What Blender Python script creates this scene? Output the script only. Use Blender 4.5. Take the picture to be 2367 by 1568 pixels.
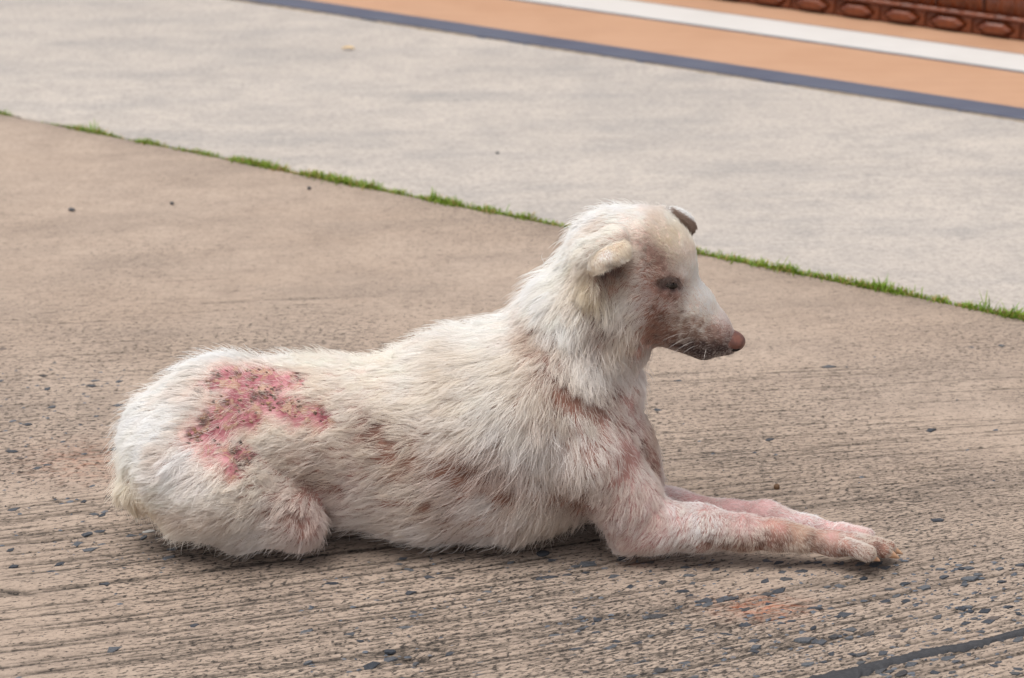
import bpy, bmesh, math, random, time
import numpy as np
from mathutils import Vector, kdtree
T0 = time.time()
random.seed(7); RNG = np.random.default_rng(11)
for o in list(bpy.data.objects): bpy.data.objects.remove(o)
scene = bpy.context.scene
COL = scene.collection

# ------------------------------------------------------------------ camera
PITCH = math.radians(20.0); CAMY = -2.88; CAMH = 1.302; FPX = 2367*85/36.0
cam_d = bpy.data.cameras.new('camera'); cam = bpy.data.objects.new('camera', cam_d); COL.objects.link(cam)
cam.location = (0, CAMY, CAMH); cam.rotation_euler = (math.radians(90)-PITCH, 0, 0)
cam_d.lens = 85; cam_d.sensor_width = 36; cam_d.clip_end = 400
cam_d.dof.use_dof = True; cam_d.dof.focus_distance = 2.98; cam_d.dof.aperture_fstop = 7.5
scene.camera = cam
# ------------------------------------------------------------------ sky, sun, exposure (bright overcast)
SUN_EL, SUN_AZ = math.radians(72), math.radians(-125)      # azimuth: 0 = from behind the scene (+y), seen from the camera
w = bpy.data.worlds.new('World'); scene.world = w; w.use_nodes = True
nt = w.node_tree; nt.nodes.clear()
sky = nt.nodes.new('ShaderNodeTexSky'); sky.sky_type = 'NISHITA'; sky.sun_disc = False
sky.sun_elevation = SUN_EL; sky.sun_rotation = SUN_AZ; sky.air_density = 1.0; sky.dust_density = 4.0
hs = nt.nodes.new('ShaderNodeHueSaturation'); hs.inputs['Saturation'].default_value = 0.22
bg = nt.nodes.new('ShaderNodeBackground'); bg.inputs[1].default_value = 0.10
wo = nt.nodes.new('ShaderNodeOutputWorld')
nt.links.new(sky.outputs[0], hs.inputs['Color']); nt.links.new(hs.outputs[0], bg.inputs[0]); nt.links.new(bg.outputs[0], wo.inputs[0])
sun_d = bpy.data.lights.new('sun', 'SUN'); sun = bpy.data.objects.new('sun', sun_d); COL.objects.link(sun)
sun_d.energy = 1.5; sun_d.angle = math.radians(40); sun_d.color = (1.0, 0.965, 0.92)
sd = Vector((math.sin(SUN_AZ)*math.cos(SUN_EL), math.cos(SUN_AZ)*math.cos(SUN_EL), math.sin(SUN_EL)))
sun.rotation_euler = sd.to_track_quat('Z', 'Y').to_euler()
scene.view_settings.view_transform = 'Standard'; scene.view_settings.look = 'None'
scene.view_settings.exposure = 0.73; scene.view_settings.gamma = 1.0; scene.view_settings.use_curve_mapping = False
scene.cycles.max_bounces = 8; scene.cycles.diffuse_bounces = 4; scene.cycles.transmission_bounces = 4
scene.cycles.use_denoising = True

# ------------------------------------------------------------------ helpers
CP, SP = math.cos(PITCH), math.sin(PITCH)
def P(u, v, y):
    """photograph position (2367 wide) at depth y -> world point"""
    a = (u-1183.5)/FPX; b = (784-v)/FPX
    dx, dy, dz = a, CP + b*SP, -SP + b*CP
    t = (y-CAMY)/dy
    return np.array([dx*t, y, CAMH+dz*t])
def G(u, v):
    """photograph position on the ground"""
    b = (784-v)/FPX; a = (u-1183.5)/FPX
    dz = -SP+b*CP; t = -CAMH/dz
    return np.array([a*t, CAMY+(CP+b*SP)*t, 0.0])
M2 = 1/1815.0
def project(Q):
    d = (Q[:,1]-CAMY)*CP + (CAMH-Q[:,2])*SP
    up = (Q[:,1]-CAMY)*SP - (CAMH-Q[:,2])*CP
    return 1183.5+FPX*Q[:,0]/d, 784-FPX*up/d

def vnoise(p, seed=0):
    """value noise, p (n,3) -> 0..1"""
    i = np.floor(p).astype(np.int64); f = p-i; f = f*f*(3-2*f)
    def h(a):
        n = a[:,0]*374761393 + a[:,1]*668265263 + a[:,2]*2147483647 + seed*1274126177
        n = (n ^ (n >> 13))*1274126177; n = n & 0x7fffffff; n = (n ^ (n >> 16))
        return (n & 0xffff)/65535.0
    out = 0
    for dx in (0,1):
        for dy in (0,1):
            for dz in (0,1):
                wgt = (f[:,0] if dx else 1-f[:,0])*(f[:,1] if dy else 1-f[:,1])*(f[:,2] if dz else 1-f[:,2])
                out = out + wgt*h(i+np.array([dx,dy,dz]))
    return out
def fbm(p, seed=0, octaves=3):
    o = 0; a = 1; s = 0
    for k in range(octaves):
        o = o + a*vnoise(p*2**k, seed+k); s += a; a *= .5
    return o/s

def mesh_from(name, V, F, smooth=False):
    me = bpy.data.meshes.new(name)
    me.from_pydata([tuple(map(float, v)) for v in V], [], [tuple(map(int, f)) for f in F]); me.update()
    if smooth: me.polygons.foreach_set('use_smooth', np.ones(len(me.polygons), bool))
    return me
def mesh_grid_arrays(name, V, quads, smooth=True):
    me = bpy.data.meshes.new(name)
    me.vertices.add(len(V)); me.vertices.foreach_set('co', np.asarray(V, np.float32).ravel())
    n = len(quads); me.loops.add(n*4); me.loops.foreach_set('vertex_index', np.asarray(quads, np.int32).ravel())
    me.polygons.add(n); me.polygons.foreach_set('loop_start', np.arange(0, n*4, 4, dtype=np.int32))
    me.polygons.foreach_set('loop_total', np.full(n, 4, np.int32))
    me.polygons.foreach_set('use_smooth', np.full(n, smooth, bool))
    me.update(calc_edges=True); me.validate(); return me
def obj(name, data, mat=None, parent=None, kind=None, label=None, category=None, group=None):
    o = bpy.data.objects.new(name, data); COL.objects.link(o)
    if mat is not None and data is not None and hasattr(data, 'materials') and len(data.materials) == 0: data.materials.append(mat)
    if parent is not None: o.parent = parent
    for k, v in (('kind', kind), ('label', label), ('category', category), ('group', group)):
        if v: o[k] = v
    return o

class NT:
    def __init__(s, name):
        s.m = bpy.data.materials.new(name); s.m.use_nodes = True; s.t = s.m.node_tree; s.t.nodes.clear()
        s.out = s.n('ShaderNodeOutputMaterial'); s.b = s.n('ShaderNodeBsdfPrincipled'); s.l(s.b.outputs[0], s.out.inputs[0])
        s.b.inputs['Specular IOR Level'].default_value = 0.3
    def n(s, t, **k):
        x = s.t.nodes.new(t)
        for a, b in k.items(): setattr(x, a, b)
        return x
    def l(s, a, b): s.t.links.new(a, b)
    def attr(s, name):
        return s.n('ShaderNodeAttribute', attribute_name=name)
    def coord(s): return s.n('ShaderNodeTexCoord').outputs['Object']
    def mapping(s, vec, scale, rot=(0,0,0), loc=(0,0,0)):
        x = s.n('ShaderNodeMapping'); s.l(vec, x.inputs[0]); x.inputs['Scale'].default_value = scale
        x.inputs['Rotation'].default_value = rot; x.inputs['Location'].default_value = loc; return x.outputs[0]
    def noise(s, vec, scale, detail=4, rough=.6, out='Fac', dist=0):
        x = s.n('ShaderNodeTexNoise'); s.l(vec, x.inputs['Vector']); x.inputs['Scale'].default_value = scale
        x.inputs['Detail'].default_value = detail; x.inputs['Roughness'].default_value = rough; x.inputs['Distortion'].default_value = dist
        return x.outputs[out]
    def voro(s, vec, scale, feature='F1', out='Distance', rnd=1):
        x = s.n('ShaderNodeTexVoronoi', feature=feature); s.l(vec, x.inputs['Vector']); x.inputs['Scale'].default_value = scale
        x.inputs['Randomness'].default_value = rnd; return x.outputs[out]
    def ramp(s, fac, stops):
        x = s.n('ShaderNodeValToRGB'); s.l(fac, x.inputs[0]); e = x.color_ramp.elements
        while len(e) > 1: e.remove(e[-1])
        for i, (p, c) in enumerate(stops):
            c = (c, c, c, 1) if not hasattr(c, '__len__') else (*c, 1)
            if i == 0: e[0].position = p; e[0].color = c
            else: q = e.new(p); q.color = c
        return x.outputs[0]
    def mix(s, fac, a, b, mode='MIX'):
        x = s.n('ShaderNodeMix', data_type='RGBA', blend_type=mode)
        for i, val in ((0, fac), (6, a), (7, b)):
            if hasattr(val, 'default_value') or hasattr(val, 'links'): s.l(val, x.inputs[i])
            elif i == 0: x.inputs[0].default_value = val
            else: x.inputs[i].default_value = (*val, 1) if len(val) == 3 else val
        return x.outputs[2]
    def math(s, op, a, b=None, clamp=False):
        x = s.n('ShaderNodeMath', operation=op, use_clamp=clamp)
        for i, val in enumerate((a, b)):
            if val is None: continue
            if hasattr(val, 'links'): s.l(val, x.inputs[i])
            else: x.inputs[i].default_value = val
        return x.outputs[0]
    def bump(s, h, strength, dist, prev=None):
        x = s.n('ShaderNodeBump'); x.inputs['Strength'].default_value = strength; x.inputs['Distance'].default_value = dist
        s.l(h, x.inputs['Height'])
        if prev is not None: s.l(prev, x.inputs['Normal'])
        s.l(x.outputs[0], s.b.inputs['Normal']); return x.outputs[0]
    def color(s, c):
        if hasattr(c, 'links'): s.l(c, s.b.inputs['Base Color'])
        else: s.b.inputs['Base Color'].default_value = (*c, 1)
    def rough(s, r):
        if hasattr(r, 'links'): s.l(r, s.b.inputs['Roughness'])
        else: s.b.inputs['Roughness'].default_value = r

# ------------------------------------------------------------------ the ground: two cast concrete slabs
JA, JB = G(0, 262), G(2367, 735)                  # joint between the slabs
JS = (JB[1]-JA[1])/(JB[0]-JA[0]); JN = np.array([-JS, 1])/math.hypot(JS, 1)
def yj(x): return JA[1] + (x-JA[0])*JS
KA, KB = G(1063, 76), G(2367, 286)
KS = JS
KY0 = (KA[1]-KS*KA[0] + KB[1]-KS*KB[0])/2         # painted edging line (same direction as the joint)
def yk(x): return KY0 + KS*x
GAP = 0.014

def flow_s(x, y):
    m = 0.13 + 0.24/(1+np.exp(-(0.18-y)/0.13)) + 0.10*x*(1/(1+np.exp((y+0.05)/0.1)))
    wob = 0.005*(vnoise(np.stack([x*2.2, y*3, 0*x], -1), 5)-.5) + .0015*(vnoise(np.stack([x*7, y*8, 0*x], -1), 6)-.5)
    return y - m*x + wob

def spaced(a, b, fine_a, fine_b, step, grow=1.18):
    c = list(np.arange(fine_a, fine_b+1e-6, step))
    d = step; q = fine_b
    while q < b: d *= grow; q += d; c.append(q)
    d = step; q = fine_a; L = []
    while q > a: d *= grow; q -= d; L.append(q)
    return np.array(L[::-1]+c)

def concrete_mat(name, base, dark, light, dirt_amt, streak, grain=.3):
    k = NT(name); ob = k.coord(); s_at = k.attr('s').outputs['Fac']; dirt = k.attr('dirt').outputs['Fac']; var = k.attr('var').outputs['Fac']
    xyz = k.n('ShaderNodeSeparateXYZ'); k.l(ob, xyz.inputs[0])
    cmb = k.n('ShaderNodeCombineXYZ'); k.l(xyz.outputs[0], cmb.inputs[0]); k.l(s_at, cmb.inputs[1])
    big = k.noise(ob, 1.7, 5, .6); mid = k.noise(ob, 11, 5, .65); fine = k.noise(ob, 210, 3, .7)
    st1 = k.noise(k.mapping(cmb.outputs[0], (9, 130, 1)), 1, 4, .65)          # broom streaks
    st2 = k.noise(k.mapping(cmb.outputs[0], (42, 230, 1)), 1, 3, .6)
    spk = k.noise(k.mapping(cmb.outputs[0], (130, 260, 1)), 1, 3, .6)
    c = k.mix(k.ramp(big, [(.35, 0.), (.68, 1.)]), base, light)
    c = k.mix(k.math('MULTIPLY', k.ramp(mid, [(.45, 0.), (.7, 1.)]), .45), c, dark)
    gp = k.noise(k.mapping(cmb.outputs[0], (2.2, 7, 1)), 1, 5, .68); c = k.mix(k.math('MULTIPLY', k.ramp(gp, [(.46, 0.), (.68, 1.)]), .62), c, tuple(x*f for x, f in zip(dark, (1.0, 1.03, 1.06))))
    c = k.mix(k.math('MULTIPLY', k.ramp(k.noise(ob, 4.3, 4, .6), [(.5, 0.), (.72, 1.)]), .35), c, tuple(x*.9 for x in light))
    c = k.mix(k.math('MULTIPLY', k.ramp(fine, [(.25, 1.), (.5, 0.)]), .75), c, dark)
    c = k.mix(k.math('MULTIPLY', k.ramp(fine, [(.54, 0.), (.75, 1.)]), .7), c, light)
    gr = k.noise(ob, 78, 4, .75); c = k.mix(k.math('MULTIPLY', k.ramp(gr, [(.36, 1.), (.50, 0.)]), grain), c, tuple(x*.8 for x in dark)); c = k.mix(k.math('MULTIPLY', k.ramp(gr, [(.54, 0.), (.68, 1.)]), grain), c, tuple(min(1, x*1.1) for x in light))
    sm = k.math('MULTIPLY', k.ramp(st1, [(.5, 0.), (.66, 1.)]), k.ramp(k.noise(ob, 3.1, 3, .6), [(.38, .15), (.62, 1.)]))
    c = k.mix(k.math('MULTIPLY', sm, streak*.20), c, tuple(x*.42 for x in dark))
    thr = k.math('ADD', st2, k.math('MULTIPLY', var, .16))
    pit = k.ramp(thr, [(.665, 0.), (.73, 1.)])
    c = k.mix(k.math('MULTIPLY', pit, streak*.58), c, (.05, .042, .036))
    pit2 = k.ramp(k.math('ADD', spk, k.math('MULTIPLY', var, .2)), [(.69, 0.), (.76, 1.)])
    c = k.mix(k.math('MULTIPLY', pit2, .9*streak), c, (.035, .03, .028))
    dbreak = k.ramp(k.noise(ob, 130, 3, .7), [(.3, .35), (.55, 1.)])
    dm = k.math('MULTIPLY', k.math('MULTIPLY', dirt, dbreak), dirt_amt, True)
    c = k.mix(dm, c, (.028, .024, .021))
    rust = k.attr('rust').outputs['Fac']
    rn = k.math('MULTIPLY', rust, k.ramp(k.noise(k.mapping(ob, (60, 120, 1)), 1, 4, .7), [(.45, .1), (.68, 1.)]))
    c = k.mix(k.math('MULTIPLY', rn, .5), c, (.62, .16, .05))
    k.color(c); k.rough(.88); k.b.inputs['Specular IOR Level'].default_value = .2
    h = k.math('SUBTRACT', k.math('ADD', k.math('MULTIPLY', fine, .5), k.math('MULTIPLY', st1, -.35)), k.math('ADD', k.math('MULTIPLY', pit, .5*streak), k.math('MULTIPLY', pit2, .7*streak)))
    k.bump(h, .55, .0022); return k.m

def slab(name, x, ylo, yhi, ts, mat, near, label):
    """a slab between two lines y = ylo(x) .. yhi(x); ts rows 0..1"""
    X = np.repeat(x[:,None], len(ts), 1); Y = ylo(x)[:,None] + (yhi(x)-ylo(x))[:,None]*ts[None,:]
    sh = X.shape; xf, yf = X.ravel(), Y.ravel(); s = flow_s(xf, yf) if near else (yf-.05*xf + .03*(vnoise(np.stack([xf*1.5, yf*2, 0*xf], -1), 9)-.5))
    z = 0.004*(fbm(np.stack([xf*1.3, yf*1.3, 0*xf], -1), 3)-.5) + .0012*(vnoise(np.stack([xf*9, yf*9, 0*xf], -1), 4)-.5)
    dirt = np.zeros_like(xf); rust = np.zeros_like(xf)
    var = np.zeros_like(xf)
    if near:
        order = np.argsort(s); ss = s[order]
        def groove(s0, xa, xb, wd, depth, dk, seed):
            i0, i1 = np.searchsorted(ss, [s0-wd*3, s0+wd*3]); idx = order[i0:i1]
            idx = idx[(xf[idx] > xa) & (xf[idx] < xb)]
            if len(idx) == 0: return
            q = np.stack([xf[idx]*38, 0*idx+seed, 0*idx], -1)
            off = (vnoise(np.stack([xf[idx]*25, 0*idx+seed*1.7, 0*idx], -1), 8)-.5)*wd*.9
            ww = wd*(.35+1.0*fbm(q, 1))
            e = np.clip(np.minimum(xf[idx]-xa, xb-xf[idx])/.05, 0, 1)
            brk = np.clip((vnoise(np.stack([xf[idx]*17, 0*idx+seed*3.1, 0*idx], -1), 2)-.22)*4, 0, 1)
            g = np.exp(-((s[idx]-s0-off)/ww)**2)*e*brk
            z[idx] = np.minimum(z[idx], z[idx]-depth*g); dirt[idx] = np.maximum(dirt[idx], dk*g)
        r = random.Random(3)
        def many(n, pu, pv, lens, wds, dk):
            for _ in range(n):
                u = r.uniform(*pu); v = r.uniform(*pv); g = G(u, v)
                s0 = float(flow_s(np.array([g[0]]), np.array([g[1]]))[0]); L = r.uniform(*lens)
                groove(s0, g[0]-L*r.uniform(.3, .7), g[0]+L*.5, r.uniform(*wds), r.uniform(.0008, .002), r.uniform(*dk), r.uniform(0, 900))
        many(34, (-200, 900), (1290, 1600), (.5, 1.3), (.0018, .0034), (.85, 1.))
        many(26, (-200, 300), (1150, 1300), (.3, .7), (.0016, .0026), (.7, 1.))
        many(26, (600, 1600), (1380, 1640), (.3, .9), (.0015, .0028), (.6, 1.))
        many(36, (1500, 2450), (1330, 1640), (.3, 1.0), (.0016, .0034), (.75, 1.))
        many(60, (1450, 2400), (860, 1180), (.12, .7), (.0015, .0025), (.6, 1.))
        many(60, (-100, 700), (640, 1100), (.08, .4), (.0016, .0026), (.25, .6))
        many(260, (-100, 2450), (820, 1640), (.03, .16), (.0016, .003), (.4, .9))
        # dirt around chips and pits: more of it towards the front
        q = np.stack([xf*3, yf*3, 0*xf], -1)
        front = .72+.28/(1+np.exp((yf-.30)/.22)); front *= 1/(1+np.exp((yf-1.7)/.3))
        var = np.clip(front*(.55+.9*(fbm(q, 21)-.35)), 0, 1)
        # chipped hole and rust stains
        for (u, v, rx, ry, dp) in ((945, 1518, .035, .012, .006), (1010, 1500, .012, .008, .004), (25, 1365, .03, .008, .004)):
            g = G(u, v); e = ((xf-g[0])/rx)**2 + ((yf-g[1]+.25*(xf-g[0]))/ry)**2
            b = np.exp(-e*1.2)*(.5+vnoise(np.stack([xf*120, yf*120, 0*xf], -1), 31)); z -= dp*b; dirt = np.maximum(dirt, np.clip(b*1.1, 0, 1))
        for (u, v, rx, ry, a) in ((1760, 1405, .05, .03, 1.), (215, 1065, .09, .07, .45), (1475, 1300, .02, .015, .4)):
            g = G(u, v); rust = np.maximum(rust, a*np.exp(-(((xf-g[0])/rx)**2+((yf-g[1])/ry)**2)))
        # contact grime and moss beside the grass joint
        dj = (yj(xf)-yf)*.83
        dirt = np.maximum(dirt, .38*np.exp(-dj/.05)*(.3+vnoise(np.stack([xf*9, yf*9, 0*xf], -1), 12)))
    edge = np.zeros(sh)
    V = np.stack([xf, yf, z], -1)
    nx, ny = sh; I = np.arange(nx*ny).reshape(nx, ny)
    q = np.stack([I[:-1,:-1], I[1:,:-1], I[1:,1:], I[:-1,1:]], -1).reshape(-1, 4)
    # skirt down into the joint
    lo, hi = I[:,0], I[:,-1]; n0 = len(V)
    S = np.concatenate([V[lo]-[0,0,.06], V[hi]-[0,0,.06]]); V = np.concatenate([V, S])
    A = np.arange(n0, n0+nx); B = A+nx
    q = np.concatenate([q, np.stack([lo[:-1], A[:-1], A[1:], lo[1:]], -1), np.stack([hi[1:], B[1:], B[:-1], hi[:-1]], -1)])
    me = mesh_grid_arrays(name, V, q)
    for nm, arr in (('s', s), ('dirt', dirt), ('var', var), ('rust', rust)):
        a = me.attributes.new(nm, 'FLOAT', 'POINT'); full = np.zeros(len(V), np.float32); full[:n0] = arr
        if nm == 's': full[n0:] = np.concatenate([arr.reshape(sh)[:,0], arr.reshape(sh)[:,-1]])
        a.data.foreach_set('value', full)
    return obj(name, me, mat, kind='structure', label=label)

M_NEAR = concrete_mat('near_concrete', (.342, .262, .204), (.232, .178, .142), (.415, .330, .266), 1.0, 1.0)
M_FAR = concrete_mat('far_concrete', (.408, .362, .324), (.255, .238, .226), (.475, .420, .372), .5, .9, .42)
xs = spaced(-9, 9, -1.25, 1.25, .0060)
nt_ = 980
tt = np.linspace(0, 1, nt_)
def y_front(x): return np.full_like(x, -0.62)
xs_near = xs
pave = slab('pavement', xs_near, y_front, lambda x: np.maximum(yj(x)-GAP*.6, -0.55), tt**1.5, M_NEAR, True, 'warm tan broom-finished concrete slab under the dog')
xs_f = spaced(-9, 9, -1.6, 1.6, .012)
far = slab('pavement', xs_f, lambda x: yj(x)+GAP*.6, lambda x: yk(x)-.003, np.linspace(0, 1, 220), M_FAR, False, 'pale grey concrete slab beyond the grass joint')
# the same concrete goes on towards and behind the camera
me = mesh_from('pavement', [(-60,-60,-.012),(60,-60,-.012),(60,60,-.012),(-60,60,-.012)], [(0,1,2,3)])
k = NT('ground_concrete'); k.color(k.mix(k.noise(k.coord(), 2, 6, .65), (.30,.235,.185), (.46,.37,.30))); k.rough(.9)
obj('ground', me, k.m, kind='structure', label='concrete ground running on past the slabs')
# soil in the joint
k = NT('joint_soil'); k.color(k.mix(k.noise(k.coord(), 90, 4, .7), (.035,.026,.018), (.11,.085,.055))); k.rough(.95); k.bump(k.noise(k.coord(), 160, 4, .7), .8, .004)
xx = np.linspace(-5, 5, 700); V = []; 
for i, x in enumerate(xx):
    y = yj(x); zz = -.006+.005*math.sin(i*1.3)*math.sin(i*.37)
    V += [(x, y-GAP*.8, zz-.004), (x, y, zz+.002), (x, y+GAP*.8, zz-.004)]
F = [];
for i in range(len(xx)-1):
    for j in (0, 1): F.append((i*3+j, i*3+3+j, i*3+4+j, i*3+1+j))
obj('joint_soil', mesh_from('joint_soil', V, F, True), k.m, parent=pave)
print('ground', time.time()-T0)

# ------------------------------------------------------------------ tar-filled crack
k = NT('tar'); n1 = k.noise(k.coord(), 140, 4, .7)
k.color(k.mix(n1, (.014,.014,.016), (.070,.070,.076))); k.rough(.7); k.bump(n1, .7, .003)
cr = []
ctr = [(1700, 1640, 10), (1800, 1600, 16), (1880, 1574, 20), (1950, 1562, 26), (2000, 1548, 22), (2060, 1530, 15), (2130, 1512, 16), (2200, 1500, 15), (2270, 1487, 12), (2330, 1470, 13), (2400, 1452, 14), (2500, 1425, 14), (2600, 1400, 12)]
pts = [];
for (a, b) in zip(ctr[:-1], ctr[1:]):
    for i in range(8):
        t = i/8; pts.append([a[j]*(1-t)+b[j]*t for j in range(3)])
V = []; F = []
r = random.Random(9)
for i, (u, v, wd) in enumerate(pts):
    for j in range(5):
        off = (j/4-.5)*2; e = (r.uniform(.65, 1.25) if abs(off) > .9 else 1)
        g = G(u+r.uniform(-3, 3), v+off*wd*e*.68); V.append((g[0], g[1], .0026-.004*(abs(off) > .9)+r.uniform(-.0006, .0010)))
for i in range(len(pts)-1):
    for j in range(4): F.append((i*5+j, i*5+j+1, i*5+6+j, i*5+5+j))
obj('tar_filled_crack', mesh_from('tar_filled_crack', V, F, True), k.m, parent=pave, label='ragged black tar-filled crack in the front right corner')

# ------------------------------------------------------------------ exposed stone chips in the near slab
k = NT('stone_chip'); oi = k.n('ShaderNodeObjectInfo')
n1 = k.noise(k.coord(), 1.6, 4, .65)
c = k.ramp(oi.outputs['Random'], [(0, (.035,.042,.055)), (.45, (.078,.084,.098)), (.75, (.135,.142,.155)), (.92, (.055,.05,.05)), (1, (.22,.17,.14))])
c = k.mix(k.math('MULTIPLY', n1, .5), c, (.03,.03,.034)); k.color(c); k.rough(.6); k.bump(n1, .4, .1)
M_CHIP = k.m
chip_meshes = []
for q in range(10):
    r = random.Random(40+q); n = r.randint(4, 7); top = []; V = []
    for i in range(n):
        a = 2*math.pi*(i+r.uniform(-.25, .25))/n; rad = r.uniform(.5, 1.2); x, y = rad*math.cos(a), rad*.6*math.sin(a)
        V.append((x*.92, y*.92, .05+r.uniform(-.03, .03))); top.append((x, y, -.3))
    V += top; V.append((0, 0, .07))
    F = [(i, (i+1) % n, 2*n) for i in range(n)] + [(n+i, n+(i+1) % n, (i+1) % n, i) for i in range(n)]
    me = mesh_from('stone_chip', V, F); me.materials.append(M_CHIP); chip_meshes.append(me)
r = random.Random(77); placed = 0
def chip_spot():
    z_ = r.random()
    if z_ < .60: return r.uniform(1250, 2420), r.uniform(1290, 1600)
    if z_ < .74: return r.uniform(700, 1400), r.uniform(1285, 1600)
    if z_ < .88: return r.uniform(-40, 420), r.uniform(850, 1330)
    return r.uniform(-40, 2420), r.uniform(780, 1600)
spots = []
while len(spots) < 1500:
    u, v = chip_spot(); g = G(u, v)
    if v < 830 and r.random() < .6: continue
    spots.append((g[0], g[1], min(.0125, .0033*math.exp(r.gauss(.25, .48))), r.uniform(0, 6.28)))
spots.sort(key=lambda t: -t[2])
for (x, y, sz, a) in spots[:290]:
    o = bpy.data.objects.new('stone_chip', r.choice(chip_meshes)); COL.objects.link(o); o.parent = pave
    o.location = (x, y, .0002); o.rotation_euler = (r.uniform(-.06, .06), r.uniform(-.06, .06), .35+r.gauss(0, .35)+(math.pi if r.random() < .5 else 0)); o.scale = (sz, sz, min(sz, .006))
V = []; F = []
for (x, y, sz, a) in spots[290:]:
    n = r.randint(5, 6); b = len(V); ca, sa = math.cos(.35+r.gauss(0, .35)), math.sin(.35+r.gauss(0, .35))
    for i in range(n):
        t = 2*math.pi*(i+r.uniform(-.25, .25))/n; rad = sz*r.uniform(.6, 1.1); px, py = rad*math.cos(t), rad*.6*math.sin(t)
        V.append((x+px*ca-py*sa, y+px*sa+py*ca, -.0008))
    V.append((x, y, .0009)); F += [(b+i, b+(i+1) % n, b+n) for i in range(n)]
k2 = NT('small_chips'); n2 = k2.noise(k2.coord(), 70, 2, .5); k2.color(k2.ramp(n2, [(.3, (.03,.035,.045)), (.6, (.12,.13,.15)), (.75, (.2,.15,.12))])); k2.rough(.6)
obj('small_stone_chips', mesh_from('small_stone_chips', V, F), k2.m, parent=pave, kind='stuff')

# ------------------------------------------------------------------ painted platform edge and carved tile wall
KD = np.array([1, KS])/math.hypot(1, KS); KN = np.array([-KD[1], KD[0]])       # along / away from camera
K0 = np.array([0, KY0])
def kp(a, b, z): return (K0[0]+KD[0]*a+KN[0]*b, K0[1]+KD[1]*a+KN[1]*b, z)
def band(name, b0, b1, z, mat, parent, thick=.004, a0=-9, a1=6, wear=.0012):
    """flat painted strip with slightly uneven edges and its own thickness"""
    av = np.concatenate([np.linspace(a0, -2.2, 12), np.linspace(-2.19, 2.6, 520), np.linspace(2.65, a1, 12)]); V = []; F = []
    sd_ = abs(hash((round(b0, 4), round(b1, 4)))) % 997
    e0 = wear*2*(fbm(np.stack([av*14, 0*av+sd_, 0*av], -1), 3, 3)-.5); e1 = wear*2*(fbm(np.stack([av*14, 0*av+sd_+50, 0*av], -1), 4, 3)-.5)
    for t, x0, x1 in zip(av, e0, e1): V += [kp(t, b0+x0, z-thick), kp(t, b0+x0, z), kp(t, b1+x1, z), kp(t, b1+x1, z-thick)]
    for i in range(len(av)-1):
        q = i*4
        for c in range(3): F.append((q+c, q+4+c, q+5+c, q+1+c))
    return obj(name, mesh_from(name, V, F), mat, parent=parent)
ang = math.atan2(KD[1], KD[0])
def floor_mat(name, c1, c2, c3, rough=.42, sc=60):
    k = NT(name); mp = k.mapping(k.coord(), (1.2, sc, 1), rot=(0, 0, -ang)); n = k.noise(mp, 1, 4, .6); n3 = k.noise(k.coord(), 5, 4, .6)
    c = k.mix(k.ramp(n, [(.35, 0.), (.7, 1.)]), c1, c2); c = k.mix(k.math('MULTIPLY', k.ramp(n3, [(.45, 0.), (.75, 1.)]), .5), c, c3)
    dn = k.noise(k.coord(), 2.3, 6, .7); c = k.mix(k.math('MULTIPLY', k.ramp(dn, [(.5, 0.), (.72, 1.)]), .30), c, k.mix(1.0, c, (.72,.70,.70), 'MULTIPLY')); sp = k.noise(k.coord(), 85, 3, .7); c = k.mix(k.math('MULTIPLY', k.ramp(sp, [(.66, 0.), (.74, 1.)]), .35), c, k.mix(1.0, c, (.5,.47,.45), 'MULTIPLY'))
    k.color(c); k.rough(rough); k.b.inputs['Specular IOR Level'].default_value = .35; k.bump(k.noise(k.coord(), 120, 3, .6), .08, .001); return k.m
M_TAN = floor_mat('tan_paint', (.46,.270,.170), (.505,.310,.202), (.415,.235,.142))
M_NAVY = floor_mat('navy_paint', (.088,.098,.138), (.115,.128,.165), (.062,.066,.102), .45)
M_WHITE = floor_mat('white_paint', (.58,.56,.535), (.61,.59,.57), (.54,.52,.495), .45)
M_GREY = floor_mat('line_paint', (.12,.135,.165), (.15,.16,.18), (.11,.115,.14), .5)
def kb(u, v):
    z = .004; g = G(u, v); c0 = np.array([0, CAMY, CAMH]); g = c0+(g-c0)*(CAMH-z)/CAMH; return float(np.dot(g[:2]-K0, KN))
def kb_old(u, v):            # distance of a photo position behind the edging line, on the platform top
    g = G(u, v); return float(np.dot(g[:2]-K0, KN))
b_navy = kb(2367, 252); b_w0 = kb(2367, 166); b_w1 = kb(2367, 129); b_wall = kb(2367, 93)
PZ = .003
plat = band('platform_floor', 0.0, b_wall+.5, PZ, M_TAN, None, .05, wear=0); plat['kind'] = 'structure'; plat['label'] = 'low smooth tan painted platform floor beyond the concrete'
navy = band('navy_edge_band', -.0015, b_navy, PZ+.0025, M_NAVY, plat, .0075)
band('dark_line', b_w0-.010, b_w0, PZ+.002, M_GREY, plat, .002)
band('white_stripe', b_w0, b_w1, PZ+.0025, M_WHITE, plat, .0025)
band('dark_line', b_w1, b_w1+.008, PZ+.002, M_GREY, plat, .002)
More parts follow.
